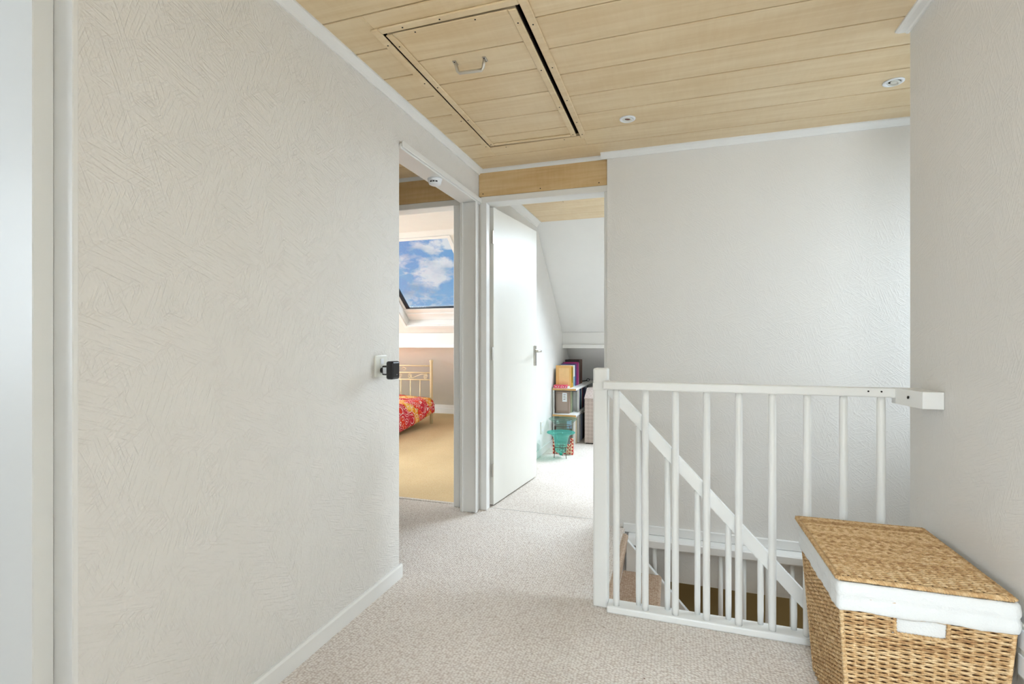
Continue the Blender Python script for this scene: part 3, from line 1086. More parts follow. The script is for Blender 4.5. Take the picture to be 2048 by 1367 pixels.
# ------------------------------------------------------------------ switch with socket, plug-in device
t = thing('switch_socket', 'cream wall plate with rocker switch above a power socket', 'socket', (XL, 1.948, 1.02))
bx((XL, 1.904, .974), (XL + .011, 1.992, 1.071), .004, 2).build('face_plate', M['plastic'], t)
bx((XL + .011, 1.936, 1.030), (XL + .0145, 1.962, 1.056), .002).build('rocker', M['plastic_white'], t)
MB().lathe([(.021, 0), (.021, .003), (.0185, .003), (.018, -.004)], c=(XL + .0105, 1.948, 1.002), n=24, mat=Matrix.Rotation(PI / 2, 4, 'Y')).build('socket_ring', M['plastic'], t, True)
t = thing('plug_in_device', 'small black device plugged into the socket on the left wall', 'adapter', (XL + .012, 1.948, 1.002))
MB().lathe([(.0125, 0), (.0125, .014)], c=(XL + .0155, 1.940, 1.004), n=16, mat=Matrix.Rotation(PI / 2, 4, 'Y')).build('plug', M['black'], t, True)
bx((XL + .028, 1.922, .983), (XL + .062, 1.957, 1.026), .005, 2).build('neck', M['black'], t)
bx((XL + .060, 1.902, .966), (XL + .094, 1.966, 1.046), .009, 3).build('body', M['black'], t)
bx((XL + .034, 1.9212, .990), (XL + .052, 1.9222, 1.018)).build('sticker', M['sticker'], t)
bx((XL + .055, 1.9212, .997), (XL + .060, 1.9222, 1.010)).build('sticker', M['sticker'], t)
bx((XL + .0935, 1.938, .985), (XL + .0945, 1.941, .988)).build('indicator', M['sticker'], t)
t = thing('wall_switch', 'double wall switch plate low on the right wall behind the basket', 'switch', (XR, 1.54, .365))
bx((XR - .011, 1.498, .298), (XR, 1.588, .432), .004, 2).build('face_plate', M['plastic'], t)
for z in (.332, .398):
    bx((XR - .0145, 1.512, z - .026), (XR - .011, 1.574, z + .026), .002).build('rocker', M['plastic_white'], t)
t = thing('study_socket', 'small white double socket low on the study side wall', 'socket', (-1.28, 4.87, .28))
bx((-1.28, 4.84, .21), (-1.270, 4.92, .33), .003).build('face_plate', M['plastic'], t)
for z in (.243, .298):
    MB().lathe([(.019, 0), (.019, .003), (.016, .003)], c=(-1.2705, 4.88, z), n=18, mat=Matrix.Rotation(PI / 2, 4, 'Y')).build('socket_ring', M['plastic_white'], t, True)

# ------------------------------------------------------------------ balustrade round the stairwell
t = thing('balustrade', 'white baluster railing with newel post along the stairwell edge', 'railing', (.25, 2.14, 0))
post = MB()
post.box((-.334, 2.1415, 0), (-.272, 2.205, 1.018), .008, 2)
post.build('newel_post', M['white'], t)
bx((-.335, 2.1405, .925), (-.271, 2.2065, .955), .001).build('post_collar', M['white'], t)
bx((-.288, 2.105, .932), (.746, 2.140, .966), .005, 2).build('top_rail', M['white'], t)
br = bx((-.272, 2.106, .0), (.822, 2.177, .029), .006, 2).build('bottom_rail', M['white'], t)
bal = MB()
bal.lathe([(.0125, 0), (.0135, .02), (.0142, .45), (.0135, .885), (.0125, .905)], n=14)
b0 = bal.build('baluster', M['white'], t, True, (-.2337, 2.127, .028))
for k in range(1, 9):
    link('baluster', b0.data, t, (-.2337 + .1175 * k, 2.127, .028))
brk = MB().prism([(.824, 1.962), (.766, 1.962), (.742, 2.10), (.742, 2.136), (.824, 2.136)], 'Z', .912, .967).build('wall_bracket', M['white'], t)
MB().lathe([(.005, 0), (.005, .003)], c=(.7535, 2.03, .942), n=12, mat=Matrix.Rotation(-PI / 2 + .17, 4, 'Y')).build('screw_hole', M['dark'], t)
MB().lathe([(.003, 0), (.003, .002)], c=(.66, 2.1042, .953), n=10, mat=Matrix.Rotation(PI / 2, 4, 'X')).build('screw_hole', M['dark'], t)
MB().lathe([(.003, 0), (.003, .002)], c=(.70, 2.1042, .953), n=10, mat=Matrix.Rotation(PI / 2, 4, 'X')).build('screw_hole', M['dark'], t)

# sloping stair handrail fixed to the same post and bottom rail
sl = 1.067


def hz(x):
    return .918 - sl * (x + .222)


MB().prism([(-.271, hz(-.271)), (.58, hz(.58)), (.58, .029), (.545, .029), (-.271, hz(-.271) - .062)], 'Y', 2.1435, 2.175).build('sloping_rail', M['white'], t)
for k in range(6):
    x = -.1455 + .1158 * k
    MB().lathe([(.0105, .028), (.0115, .08), (.0115, hz(x) - .065 - .04), (.011, hz(x) - .060)], c=(x, 2.159, 0), n=12).build('baluster', M['white'], t, True)

# ------------------------------------------------------------------ staircase
st = thing('staircase', 'carpeted staircase going down behind the white railing', 'staircase', (-.27, 2.65, SLAB))
RISE, GO = .205, .19
YA, YB = 2.225, 2.984
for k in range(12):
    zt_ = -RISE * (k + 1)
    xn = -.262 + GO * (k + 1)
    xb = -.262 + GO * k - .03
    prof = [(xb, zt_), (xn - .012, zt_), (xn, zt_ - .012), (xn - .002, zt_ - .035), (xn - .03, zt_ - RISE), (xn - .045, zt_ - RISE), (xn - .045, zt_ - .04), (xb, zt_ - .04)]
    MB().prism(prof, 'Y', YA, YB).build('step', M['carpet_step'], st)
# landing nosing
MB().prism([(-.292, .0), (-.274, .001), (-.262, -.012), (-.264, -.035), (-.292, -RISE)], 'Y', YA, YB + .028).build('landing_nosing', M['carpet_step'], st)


def string_poly(x0, x1, up, dn):
    g = RISE / GO
    return [(x0, up), (x1, up - g * (x1 - x0)), (x1, up - g * (x1 - x0) - dn), (x0, up - dn)]


fs = MB().prism([(-.27, -.03), (2.0, -.03 - 1.079 * 2.27), (2.0, -.38 - 1.079 * 2.27), (-.27, -.42)], 'Y', 2.986, 3.010).build('string', M['white'], st)
MB().prism([(-.27, -.022), (2.0, -.022 - 1.079 * 2.27), (2.0, -.034 - 1.079 * 2.27), (-.27, -.034)], 'Y', 2.980, 3.013).build('string_cap', M['white'], fs)
MB().prism([(-.25, -.30), (2.0, -.30 - 1.079 * 2.25), (2.0, -.6 - 1.079 * 2.25), (-.25, -.6)], 'Y', 2.18, 2.222).build('string', M['white'], st)
for k in range(13):
    x = -.114 + .1195 * k
    zb = -.034 - 1.079 * (x + .27) - .02
    MB().lathe([(.0125, zb - .06), (.0125, -.0705)], c=(x, 3.046, 0), n=10).build('baluster', M['white'], st, True)

# ------------------------------------------------------------------ wicker hamper
BZ = .452
hx0, hx1, hy0, hy1 = .424, .800, 1.556, 1.985        # at the rim
gx0, gx1, gy0, gy1 = .456, .776, 1.590, 1.955        # at the floor
t = thing('laundry_hamper', 'woven seagrass laundry hamper with lid and white cotton liner', 'hamper', ((hx0 + hx1) / 2, (hy0 + hy1) / 2, 0))


def lerp(a, b, s):
    return a + (b - a) * s


def weave(name, P00, P10, P01, P11, out, pitch, stake, rad, amp, parent, hole=None, step=4, mat='straw'):
    """strands along u woven over and under stakes; P(u,v) bilinear, out = outward normal"""
    mb = MB()
    P00, P10, P01, P11, out = [Vector(p) for p in (P00, P10, P01, P11, out)]
    Lv = (P01 - P00).length
    Lu = max((P10 - P00).length, (P11 - P01).length)
    nr = int(Lv / pitch)
    ns = int(round(Lu / stake))
    nseg = ns * step
    for i in range(nr):
        v = (i + .5) / nr
        spans = [(0, nseg)]
        if hole and hole[2] < v < hole[3]:
            spans = [(0, int(hole[0] * nseg)), (int(math.ceil(hole[1] * nseg)), nseg)]
        jit = random.uniform(-.25, .25)
        a_ = amp * random.uniform(.85, 1.2)
        for s0, s1 in spans:
            pts, rr = [], []
            for j in range(s0, s1 + 1):
                u = j / nseg
                p = P00.lerp(P10, u).lerp(P01.lerp(P11, u), v)
                ph = PI * (u * ns + i) + jit
                p = p + out * (a_ * math.sin(ph)) + (P01 - P00).normalized() * (random.uniform(-.12, .12) * pitch)
                pts.append(p)
                rr.append(rad * random.uniform(.9, 1.12))
            mb.tube(pts, rr, 5, cap=False)
    for j in range(ns + 1):
        u = j / ns
        v0, v1 = 0.0, 1.0
        if hole and hole[0] - .01 < u < hole[1] + .01:
            v1 = hole[2]
        a0, a1 = P00.lerp(P10, u), P01.lerp(P11, u)
        mb.tube([a0.lerp(a1, v0), a0.lerp(a1, v1)], rad * .7, 4, cap=False)
    o = mb.build(name, M[mat], parent, True)
    o['kind'] = 'stuff'
    return o


def rope(pts, r, name, parent, turns=0.012):
    """two-ply twisted border rope along a polyline"""
    mb = MB()
    pts = [Vector(p) for p in pts]
    seq = []
    for a, b in zip(pts[:-1], pts[1:]):
        n = max(2, int((b - a).length / .003))
        for k in range(n):
            seq.append((a.lerp(b, k / n), (b - a).normalized()))
    seq.append((pts[-1], (pts[-1] - pts[-2]).normalized()))
    for ph in (0, PI):
        out = []
        dist = 0
        for k, (p, tdir) in enumerate(seq):
            if k:
                dist += (p - seq[k - 1][0]).length
            u = tdir.cross(Vector((0, 0, 1)))
            if u.length < .1:
                u = Vector((1, 0, 0))
            u.normalize()
            w_ = tdir.cross(u)
            a = 2 * PI * dist / turns + ph
            out.append(p + (u * math.cos(a) + w_ * math.sin(a)) * r * .5)
        mb.tube(out, r * .62, 5)
    return mb.build(name, M['straw'], parent, True)


zt_ = BZ - .004
core = MB()
cb = core.bm
v_ = [cb.verts.new(p) for p in ((gx0 + .006, gy0 + .006, .004), (gx1 - .006, gy0 + .006, .004), (gx1 - .006, gy1 - .006, .004), (gx0 + .006, gy1 - .006, .004),
                                (hx0 + .006, hy0 + .006, zt_), (hx1 - .006, hy0 + .006, zt_), (hx1 - .006, hy1 - .006, zt_), (hx0 + .006, hy1 - .006, zt_))]
for q in ((3, 2, 1, 0), (0, 1, 5, 4), (1, 2, 6, 5), (2, 3, 7, 6), (3, 0, 4, 7)):
    cb.faces.new([v_[i] for i in q])
core.build('gap_backing', M['gap_shade'], t)  # dark sheet added behind the weave to give its gaps shade
wb = .004
HOLE = (.325, .64, .805, .905)
fr_panel = weave('front_weave', (gx0, gy0, wb), (gx1, gy0, wb), (hx0, hy0, BZ), (hx1, hy0, BZ), (0, -1, .07), .0061, .0268, .0033, .0036, t, HOLE, 6)
weave('side_weave', (gx0, gy1, wb), (gx0, gy0, wb), (hx0, hy1, BZ), (hx0, hy0, BZ), (-1, 0, .07), .0061, .0150, .0033, .0030, t)
weave('side_weave', (gx1, gy0, wb), (gx1, gy1, wb), (hx1, hy0, BZ), (hx1, hy1, BZ), (1, 0, .07), .0061, .0150, .0033, .0030, t)
weave('back_weave', (gx1, gy1, wb), (gx0, gy1, wb), (hx1, hy1, BZ), (hx0, hy1, BZ), (0, 1, .07), .0061, .0268, .0033, .0032, t)
for (a, b), (c_, d_) in (((gx0, gy0), (hx0, hy0)), ((gx1, gy0), (hx1, hy0)), ((gx0, gy1), (hx0, hy1)), ((gx1, gy1), (hx1, hy1))):
    rope([(a, b, .004), (c_, d_, BZ - .002)], .0062, 'corner_rope', t)


def fpt(u, v, off=0.0):
    p = Vector((gx0, gy0, wb)).lerp(Vector((gx1, gy0, wb)), u).lerp(Vector((hx0, hy0, BZ)).lerp(Vector((hx1, hy0, BZ)), u), v)
    return p + Vector((0, -off, 0))


# handle opening: cotton shows inside, rope round it
hb = MB()
hv = [hb.bm.verts.new(fpt(u, v, -.0035)) for u, v in ((HOLE[0] - .01, HOLE[2] - .01), (HOLE[1] + .01, HOLE[2] - .01), (HOLE[1] + .01, HOLE[3] + .02), (HOLE[0] - .01, HOLE[3] + .02))]
hw = [hb.bm.verts.new(v.co + Vector((0, .002, 0))) for v in hv]
hb.bm.faces.new(hv)
hb.bm.faces.new(list(reversed(hw)))
for i in range(4):
    hb.bm.faces.new((hv[i], hw[i], hw[(i + 1) % 4], hv[(i + 1) % 4]))
hb.build('handle_lining', M['cloth'], t)
rope([fpt(HOLE[0], HOLE[3], .001), fpt(HOLE[0], HOLE[2] + .012, .001), fpt(HOLE[0] + .02, HOLE[2], .001), fpt(HOLE[1] - .02, HOLE[2], .001), fpt(HOLE[1], HOLE[2] + .012, .001), fpt(HOLE[1], HOLE[3], .001)], .0052, 'handle_rope', t, .010)
# folded cotton liner: a soft band round the rim
lm = MB()
prof = [(.0065, .412), (.0085, .414), (.0105, .424), (.0098, .440), (.0074, .449), (.0100, .455), (.0105, .464), (.0080, .482), (.004, .487), (-.006, .486), (-.012, .470), (-.012, .44), (0.0, .416)]
NP = 56
ring_all = []


def rim_point(s):
    """rounded rectangle path, s in 0..1, returns position and outward direction"""
    w_, d_ = hx1 - hx0, hy1 - hy0
    per = 2 * (w_ + d_)
    q = (s % 1) * per
    if q < w_:
        return Vector((hx0 + q, hy0, 0)), Vector((0, -1, 0))
    q -= w_
    if q < d_:
        return Vector((hx1, hy0 + q, 0)), Vector((1, 0, 0))
    q -= d_
    if q < w_:
        return Vector((hx1 - q, hy1, 0)), Vector((0, 1, 0))
    q -= w_
    return Vector((hx0, hy1 - q, 0)), Vector((-1, 0, 0))


path = []
w_, d_ = hx1 - hx0, hy1 - hy0
per = 2 * (w_ + d_)
corners = [0, w_, w_ + d_, 2 * w_ + d_]
NS = 160
for i in range(NS):
    path.append(i / NS)
for i, s in enumerate(path):
    p, nrm = rim_point(s)
    # soften the corner direction
    p2, n2 = rim_point(s + .008)
    p3, n3 = rim_point(s - .008)
    nn = (nrm + n2 + n3)
    nn = nn / max(abs(nn.x), abs(nn.y))
    wob = .0012 * math.sin(i * .9) + .0009 * math.sin(i * 2.3 + 1)
    sag = .002 * math.sin(i * .35)
    lift = 0.0
    ring_all.append([lm.bm.verts.new((p.x + nn.x * (a + wob * (.4 if a < 0 else 1)), p.y + nn.y * (a + wob), z + (sag if z < .43 else 0) + lift)) for a, z in prof])
for i in range(NS):
    a, b = ring_all[i], ring_all[(i + 1) % NS]
    for k in range(len(prof)):
        lm.bm.faces.new((a[k], b[k], b[(k + 1) % len(prof)], a[(k + 1) % len(prof)]))
lm.build('liner', M['cloth'], t, True)
# lid
lid = MB()
lx0, lx1, ly0, ly1 = .418, .796, 1.556, 2.040
LZ0, LZ1 = .494, .502
lid.box((lx0 + .006, ly0 + .006, LZ0 - .004), (lx1 - .006, ly1 - .006, LZ0 + .003), .002)
lido = lid.build('lid', M['gap_shade'], t)
weave('lid_weave', (lx0 + .008, ly0 + .008, LZ0 + .004), (lx1 - .008, ly0 + .008, LZ0 + .004), (lx0 + .008, ly1 - .008, LZ0 + .004), (lx1 - .008, ly1 - .008, LZ0 + .004), (0, 0, 1), .0060, .0135, .0032, .0026, lido)
rope([(lx0, ly0, LZ0 + .001), (lx1, ly0, LZ0 + .001), (lx1, ly1, LZ0 + .001), (lx0, ly1, LZ0 + .001), (lx0, ly0, LZ0 + .001)], .0072, 'lid_rope', lido)

# ------------------------------------------------------------------ study: bookshelf
SX0, SX1 = -1.266, -1.008
t = thing('bookshelf', 'low white two tier bookshelf with bare wood edges along the study wall', 'bookshelf', (-1.14, 5.9, 0))
for z, y1 in ((.607, 6.62), (.325, 6.80)):
    sh = bx((SX0, 5.30, z), (SX1, y1, z + .022), .001).build('shelf_board', M['white'], t)
    bx((SX0, 5.2975, z + .001), (SX1, 5.30, z + .020)).build('edge_band', M['ply'], sh)
for y in (5.33, 5.78, 6.40):
    bx((SX0, y, .347), (SX0 + .010, y + .03, .607), .001).build('upright', M['white'], t)
    bx((SX0, y, 0), (SX0 + .010, y + .03, .325), .001).build('upright', M['white'], t)
bx((SX1 - .045, 5.60, .347), (SX1 - .02, 5.618, .607), .001).build('upright', M['white'], t)
bx((SX1 - .045, 5.60, 0), (SX1 - .02, 5.618, .325), .001).build('upright', M['white'], t)

paper = simple('book_pages', (238, 232, 216), 0.9)
bookcols = {}


def book(x0, x1, y0, y1, z0, h, col, label, group, lean=0.0, deco=None):
    """standing book: spine faces +X, covers face -Y and +Y"""
    key = tuple(col)
    if key not in bookcols:
        bookcols[key] = simple('book_cover_%d' % len(bookcols), col, 0.45, var=0.06, vscale=30)
    cm = bookcols[key]
    b = thing('book', label, 'book', (x1, (y0 + y1) / 2, z0), group)
    tc = min(.003, (y1 - y0) * .2)
    cv = MB()
    cv.box((x0, y0, z0), (x1, y0 + tc, z0 + h))
    cv.box((x0, y1 - tc, z0), (x1, y1, z0 + h))
    cv.box((x1 - tc, y0 + tc, z0), (x1, y1 - tc, z0 + h))
    cv.build('cover', cm, b)
    bx((x0 + .004, y0 + tc, z0 + .003), (x1 - tc, y1 - tc, z0 + h - .004)).build('pages', paper, b)
    if deco:
        for dcol, lo, hi in deco:
            key2 = tuple(dcol)
            if key2 not in bookcols:
                bookcols[key2] = simple('book_cover_%d' % len(bookcols), dcol, 0.45, var=0.06, vscale=30)
            bx(lo, hi).build('print', bookcols[key2], b)
    if lean:
        b.rotation_euler = (lean, 0, 0)
    return b


g = 'books on the top shelf'
zt_ = .629
bk = book(-1.25, -1.087, 5.395, 5.425, zt_, .243, (232, 182, 112), 'tan book facing forward at the front of the top shelf', g,
          deco=[((240, 200, 140), (-1.215, 5.3935, zt_ + .03), (-1.10, 5.395, zt_ + .215))])
book(-1.25, -1.082, 5.428, 5.53, zt_, .232, (214, 164, 44), 'thick ochre book right behind the tan one', g,
     deco=[((96, 84, 30), (-1.082, 5.45, zt_ + .05), (-1.081, 5.49, zt_ + .22))])
book(-1.25, -1.084, 5.533, 5.64, zt_, .238, (232, 238, 238), 'white book with a blue lower spine on the top shelf', g,
     deco=[((126, 172, 198), (-1.084, 5.535, zt_ + .005), (-1.083, 5.638, zt_ + .11))])
book(-1.25, -1.086, 5.643, 5.70, zt_, .246, (50, 52, 110), 'thin navy book beside the magenta one', g)
book(-1.25, -1.085, 5.703, 5.76, zt_, .252, (120, 70, 130), 'thin purple book between navy and magenta books', g)
book(-1.25, -1.083, 5.763, 5.88, zt_, .262, (178, 22, 116), 'bright magenta book on the top shelf', g,
     deco=[((238, 190, 220), (-1.083, 5.86, zt_ + .005), (-1.082, 5.878, zt_ + .25))])
book(-1.25, -1.080, 5.883, 5.95, zt_, .29, (44, 38, 34), 'near black tall book beside the brown one', g)
book(-1.25, -1.080, 5.953, 6.08, zt_, .29, (98, 58, 34), 'tall brown book at the end of the top shelf row', g)
# red box lying in front of the tan book
red = checker_mat('red_zigzag_print', (214, 44, 76), (240, 120, 140), 60)
b = thing('patterned_box', 'flat red patterned box lying in front of the tan book', 'box', (-1.18, 5.35, zt_))
bx((-1.258, 5.315, zt_), (-1.112, 5.39, zt_ + .034), .003).build('box_body', red, b)
for x in (-1.235, -1.205, -1.178, -1.152, -1.13):
    bx((x, 5.3142, zt_ + .010), (x + .009, 5.315, zt_ + .02)).build('dot', M['plastic_white'], b)
tag(bx((-1.108, 5.318, zt_), (-1.092, 5.385, zt_ + .022), .003).build('eraser', M['plastic']), 'small cream block beside the red patterned box', 'eraser')
# scissors
b = thing('scissors', 'black handled scissors lying at the far end of the top shelf', 'scissors', (-1.07, 6.25, zt_))
rp_ = [(-1.045 + .016 * math.cos(a), 6.31, zt_ + .022 + .018 * math.sin(a)) for a in [2 * PI * k / 14 for k in range(14)]]
MB().tube(rp_, .0035, 6, closed=True).build('finger_ring', M['black'], b, True)
MB().tube([(-1.06, 6.30, zt_ + .014), (-1.12, 6.22, zt_ + .009), (-1.2, 6.13, zt_ + .004)], [.006, .007, .003], 6).build('blade', M['black'], b)

g = 'books and files on the middle shelf'
zm = .3476
b = thing('box_file', 'grey brown box file with a white label on the middle shelf', 'box file', (-1.18, 5.43, zm), g)
bx((-1.253, 5.39, zm), (-1.100, 5.46, zm + .24), .003).build('file_body', simple('grey_brown_card', (160, 138, 124), .6, var=.05), b)
bx((-1.240, 5.3885, zm + .03), (-1.118, 5.39, zm + .215)).build('cover_panel', simple('grey_card', (172, 152, 140), .6, var=.05), b)
bx((-1.175, 5.387, zm + .128), (-1.125, 5.3885, zm + .225)).build('paper_label', M['plastic_white'], b)
for k in range(4):
    bx((-1.165, 5.3862, zm + .15 + k * .018), (-1.14 + .004 * (k % 2), 5.387, zm + .155 + k * .018)).build('text_line', M['wire'], b)
book(-1.255, -1.092, 5.465, 5.50, zm, .236, (170, 176, 140), 'pale olive folder behind the box file', g)
book(-1.255, -1.088, 5.503, 5.56, zm, .232, (120, 132, 116), 'grey green folder second behind the box file', g)
book(-1.25, -1.058, 5.635, 5.68, zm, .215, (226, 226, 222), 'slim white booklet behind the shelf upright', g)
book(-1.25, -1.050, 5.685, 5.73, zm, .20, (176, 70, 58), 'short brick red book on the middle shelf', g,
     deco=[((60, 44, 50), (-1.050, 5.687, zm + .09), (-1.049, 5.728, zm + .195))])
book(-1.25, -1.052, 5.735, 5.79, zm, .225, (132, 112, 178), 'lilac book beside the teal one', g)
book(-1.25, -1.050, 5.793, 5.85, zm, .24, (22, 96, 120), 'teal book on the middle shelf', g)
book(-1.25, -1.048, 5.853, 5.885, zm, .24, (214, 226, 222), 'thin pale book between teal and dark red ones', g)
book(-1.25, -1.050, 5.888, 5.97, zm, .243, (120, 20, 50), 'dark red book on the middle shelf', g)
book(-1.25, -1.048, 5.973, 6.16, zm, .246, (20, 44, 92), 'wide navy blue book on the middle shelf', g)
book(-1.25, -1.050, 6.163, 6.22, zm, .23, (196, 206, 222), 'pale blue book after the wide navy one', g)
book(-1.25, -1.052, 6.223, 6.36, zm, .235, (26, 22, 26), 'black book at the far end of the middle shelf', g)
g = 'books on the floor under the shelf'
book(-1.235, -1.066, 5.36, 5.41, .001, .285, (86, 92, 72), 'dark green magazine standing behind the glass bowls', g,
     deco=[((150, 176, 214), (-1.12, 5.3585, .19), (-1.068, 5.36, .275)), ((130, 140, 140), (-1.12, 5.3585, .01), (-1.068, 5.36, .13))])
book(-1.24, -1.052, 5.43, 5.50, .001, .27, (236, 234, 230), 'thick white binder on the floor beneath the shelf', g)
book(-1.24, -1.045, 5.505, 5.55, .001, .30, (232, 214, 178), 'cream spined magazine on the floor beside the white binder', g)
book(-1.24, -1.030, 5.625, 5.70, .001, .29, (240, 240, 236), 'tall white ring binder on the floor past the cream magazine', g)
book(-1.24, -1.026, 5.705, 5.80, .001, .30, (206, 210, 232), 'pale lavender binder on the floor', g)
book(-1.24, -1.022, 5.805, 5.92, .001, .295, (24, 22, 24), 'black binder on the floor next to the quilted box', g)

# ------------------------------------------------------------------ study: glass bowls on wire stands


def bowl(name, x, y, rimz, rimr, prof, mat, label, ringz, ringr, legs, knob):
    b = thing(name, label, 'glass bowl', (x, y, 0), 'flared glass bowls on wire stands')
    MB().lathe(prof, c=(x, y, 0), n=36).build('bowl', M[mat], b, True)
    MB().tube([(x + prof[-1][0] * math.cos(a), y + prof[-1][0] * math.sin(a), prof[-1][1]) for a in [2 * PI * k / 36 for k in range(36)]], .0042, 6, closed=True).build('rim', M[mat], b, True)
    if knob:
        MB().lathe([(.0005, knob - .016), (.013, knob - .010), (.017, knob), (.013, knob + .010), (.008, knob + .016)], c=(x, y, 0), n=16).build('knob', M['teal'] if mat == 'glass_aqua' else M[mat], b, True)
    sd = MB().tube([(x + ringr * math.cos(a), y + ringr * math.sin(a), ringz) for a in [2 * PI * k / 28 for k in range(28)]], .0032, 6, closed=True).build('stand_ring', M['wire'], b, True)
    for a in legs:
        a = math.radians(a)
        MB().tube([(x + ringr * math.cos(a), y + ringr * math.sin(a), ringz), (x + ringr * 1.12 * math.cos(a), y + ringr * 1.12 * math.sin(a), .0)], .0035, 6).build('stand_leg', M['wire'], b)
    return b


bowl('aqua_bowl', -1.062, 4.80, .24, .14, [(.004, .044), (.030, .045), (.048, .055), (.058, .075), (.060, .10), (.061, .125), (.066, .155), (.071, .185), (.080, .208), (.100, .228), (.136, .246)],
     'glass_aqua', 'aqua frosted glass bowl with a round knob on a wire stand', .108, .062, (-150, -30, 90), .036)
bowl('clear_bowl', -1.110, 5.12, .33, .148, [(.004, .10), (.05, .105), (.066, .125), (.07, .17), (.072, .22), (.078, .255), (.085, .265), (.108, .295), (.146, .330)],
     'glass_clear', 'clear greenish glass bowl behind the aqua one', .26, .083, (-140, -20, 100), None)
b = thing('patterned_block', 'red and white patterned block between the two glass bowls', 'block', (-1.07, 4.985, 0))
red2 = checker_mat('red_white_print', (196, 40, 36), (250, 214, 180), 42)
bx((-1.176, 4.935, .0), (-1.162, 4.955, .165), .003).build('end_panel', red2, b)
bx((-.998, 4.935, .0), (-.968, 4.955, .165), .003).build('end_panel', red2, b)
bx((-1.176, 4.955, .0), (-.968, 4.968, .10), .003).build('back_panel', red2, b)

# ------------------------------------------------------------------ study: quilted box
m, n, l, bs = new_mat('quilted_beige_fabric')
bs.inputs['Roughness'].default_value = .85
tc = n.new('ShaderNodeTexCoord')
mp = n.new('ShaderNodeMapping')
mp.inputs['Rotation'].default_value = (0, PI / 4, 0)
l.new(tc.outputs['Object'], mp.inputs['Vector'])
ck = n.new('ShaderNodeTexChecker')
ck.inputs['Scale'].default_value = 34
ck.inputs['Color1'].default_value = lin((204, 188, 178))
ck.inputs['Color2'].default_value = lin((192, 174, 164))
l.new(mp.outputs['Vector'], ck.inputs['Vector'])
l.new(ck.outputs['Color'], bs.inputs['Base Color'])
bp = n.new('ShaderNodeBump')
bp.inputs['Strength'].default_value = .4
bp.inputs['Distance'].default_value = .004
l.new(ck.outputs['Fac'], bp.inputs['Height'])
l.new(bp.outputs['Normal'], bs.inputs['Normal'])
M['quilt'] = m
b = thing('quilted_chest', 'beige quilted fabric chest with a sloping top beside the bookshelf', 'chest', (-.55, 5.8, 0))
MB().prism([(5.535, .012), (6.15, .012), (6.15, .57), (5.72, .595), (5.535, .50)], 'X', -.955, -.15).build('chest_body', M['quilt'], b)
MB().prism([(5.530, .495), (5.72, .592), (6.15, .568), (6.15, .585), (5.71, .607), (5.524, .506)], 'X', -.958, -.147).build('chest_lid', M['quilt'], b)
bx((-.945, 5.545, 0), (-.16, 6.14, .012)).build('base', M['dark'], b)

# ------------------------------------------------------------------ bedroom: bed
BX1, BX0, BY = -3.215, -4.135, 6.25
t = thing('bed', 'cream enamelled metal bed frame with scrollwork headboard', 'bed', (-3.68, 5.3, 0))
for x in (BX0, BX1):
    MB().lathe([(.021, 0), (.021, .85), (.026, .855), (.027, .868), (.018, .882), (.0005, .884)], c=(x, BY, 0), n=16).build('post', M['bed_metal'], t, True)
    MB().lathe([(.018, 0), (.018, .42), (.0005, .43)], c=(x, 4.27, 0), n=12).build('post', M['bed_metal'], t, True)
    bx((x - .012, 4.28, .20), (x + .012, BY - .02, .25), .003).build('side_rail', M['bed_metal'], t)
for z in (.798, .701, .603, .22):
    MB().tube([(BX0 + .02, BY, z), (BX1 - .02, BY, z)], .0095, 8).build('rail', M['bed_metal'], t, True)
MB().tube([(BX0 + .018, 4.27, .38), (BX1 - .018, 4.27, .38)], .0095, 8).build('rail', M['bed_metal'], t, True)
for k in range(1, 6):
    x = BX1 - .175 - (k - 1) * .152
    if x > BX0 + .05:
        MB().tube([(x, BY, .22), (x, BY, .603)], .0075, 8).build('bar', M['bed_metal'], t, True)


def spiral(cx, cz, r0, r1, a0, a1, n=26):
    return [(cx + lerp(r0, r1, k / n) * math.cos(lerp(a0, a1, k / n)), BY, cz + lerp(r0, r1, k / n) * math.sin(lerp(a0, a1, k / n))) for k in range(n + 1)]


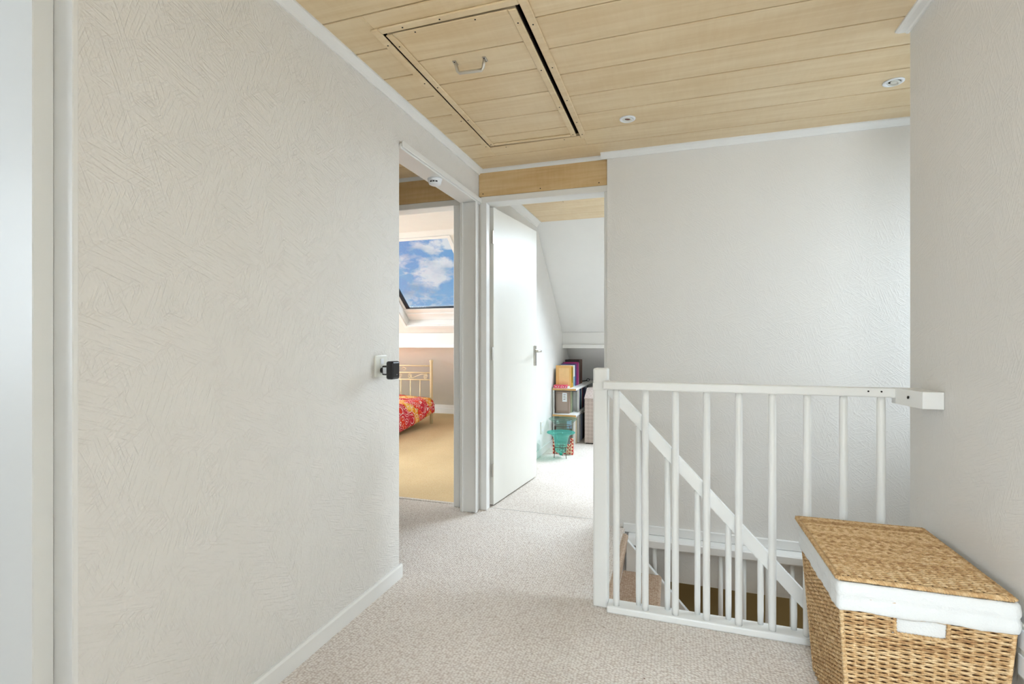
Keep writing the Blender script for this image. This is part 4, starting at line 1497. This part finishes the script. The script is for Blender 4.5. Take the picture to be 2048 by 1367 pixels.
for xc, sg in ((BX1 - .085, 1), (BX1 - .34, -1), (BX1 - .49, 1), (BX1 - .80, -1)):
    pts = spiral(xc, .652, .008, .036, 0, 3.6 * PI)
    if sg < 0:
        pts = [(2 * xc - p[0], p[1], p[2]) for p in pts]
    MB().tube(pts, .0042, 5).build('scroll', M['bed_metal'], t, True)
MB().tube([(BX1 - .07, BY, .688), (BX1 - .17, BY, .675), (BX1 - .30, BY, .625), (BX1 - .37, BY, .618)], .0042, 5).build('scroll', M['bed_metal'], t, True)
MB().tube([(BX1 - .47, BY, .75), (BX1 - .44, BY, .775), (BX1 - .40, BY, .762), (BX1 - .41, BY, .735), (BX1 - .44, BY, .735)], .0042, 5).build('scroll', M['bed_metal'], t, True)
bx((BX0 + .03, 4.32, .17), (BX1 - .03, BY - .05, .32), .03, 3).build('mattress', M['mattress'], t)
# duvet draped over the mattress
dm = MB()
NU, NV = 40, 40
grid = []
for j in range(NV + 1):
    v = j / NV
    y = lerp(4.30, 6.215, v)
    rowv = []
    hem_r = lerp(.035, .16, max(0, (y - 5.2) / 1.0)) if y > 5.2 else .035
    for i in range(NU + 1):
        u = i / NU
        # arc across the bed: left hem -> top -> right hem
        if u < .15:
            s = u / .15
            x, z = BX0 - .05 + .03 * s * s, lerp(.10, .33, s)
        elif u > .80:
            s = (u - .80) / .20
            x = BX1 - .03 + .075 * math.sin(min(1, s * 1.5) * PI / 2)
            z = lerp(.345, hem_r, s ** 1.35)
        else:
            s = (u - .15) / .65
            x = lerp(BX0 - .02, BX1 - .03, s)
            z = .335 + .02 * math.sin(s * PI)
        z += .008 * math.sin(9 * u + 5 * v) + .006 * math.sin(17 * v + 6 * u)
        x += .008 * math.sin(14 * v + 3 * u) * (1 if u > .8 else .3)
        rowv.append(dm.bm.verts.new((x, y, z)))
    grid.append(rowv)
for j in range(NV):
    for i in range(NU):
        dm.bm.faces.new((grid[j][i], grid[j][i + 1], grid[j + 1][i + 1], grid[j + 1][i]))
dv = dm.build('duvet', M['duvet'], None, True)
sm = dv.modifiers.new('thick', 'SOLIDIFY')
sm.thickness = .03
sm.offset = 1
tag(dv, 'bright red and orange floral duvet spread over the bed', 'duvet')
# pink cloth at the right of the bedroom view
pc = MB()
for k in range(7):
    pass
pc.lathe([(.0005, .40), (.05, .39), (.075, .34), (.085, .27), (.08, .12), (.07, .01), (.06, 0.0)], c=(-2.60, 6.45, 0), n=18)
b = thing('pink_bag', 'pink cloth bag edge showing beside the bedroom door frame', 'bag', (-2.60, 6.45, 0))
pc.build('bag_body', checker_mat('pink_print', (236, 96, 150), (252, 214, 226), 30), b, True)
MB().tube([(-2.64, 6.45, .39), (-2.63, 6.45, .50), (-2.60, 6.45, .54), (-2.57, 6.45, .50), (-2.56, 6.45, .39)], .006, 6).build('strap', M['cloth'], b, True)
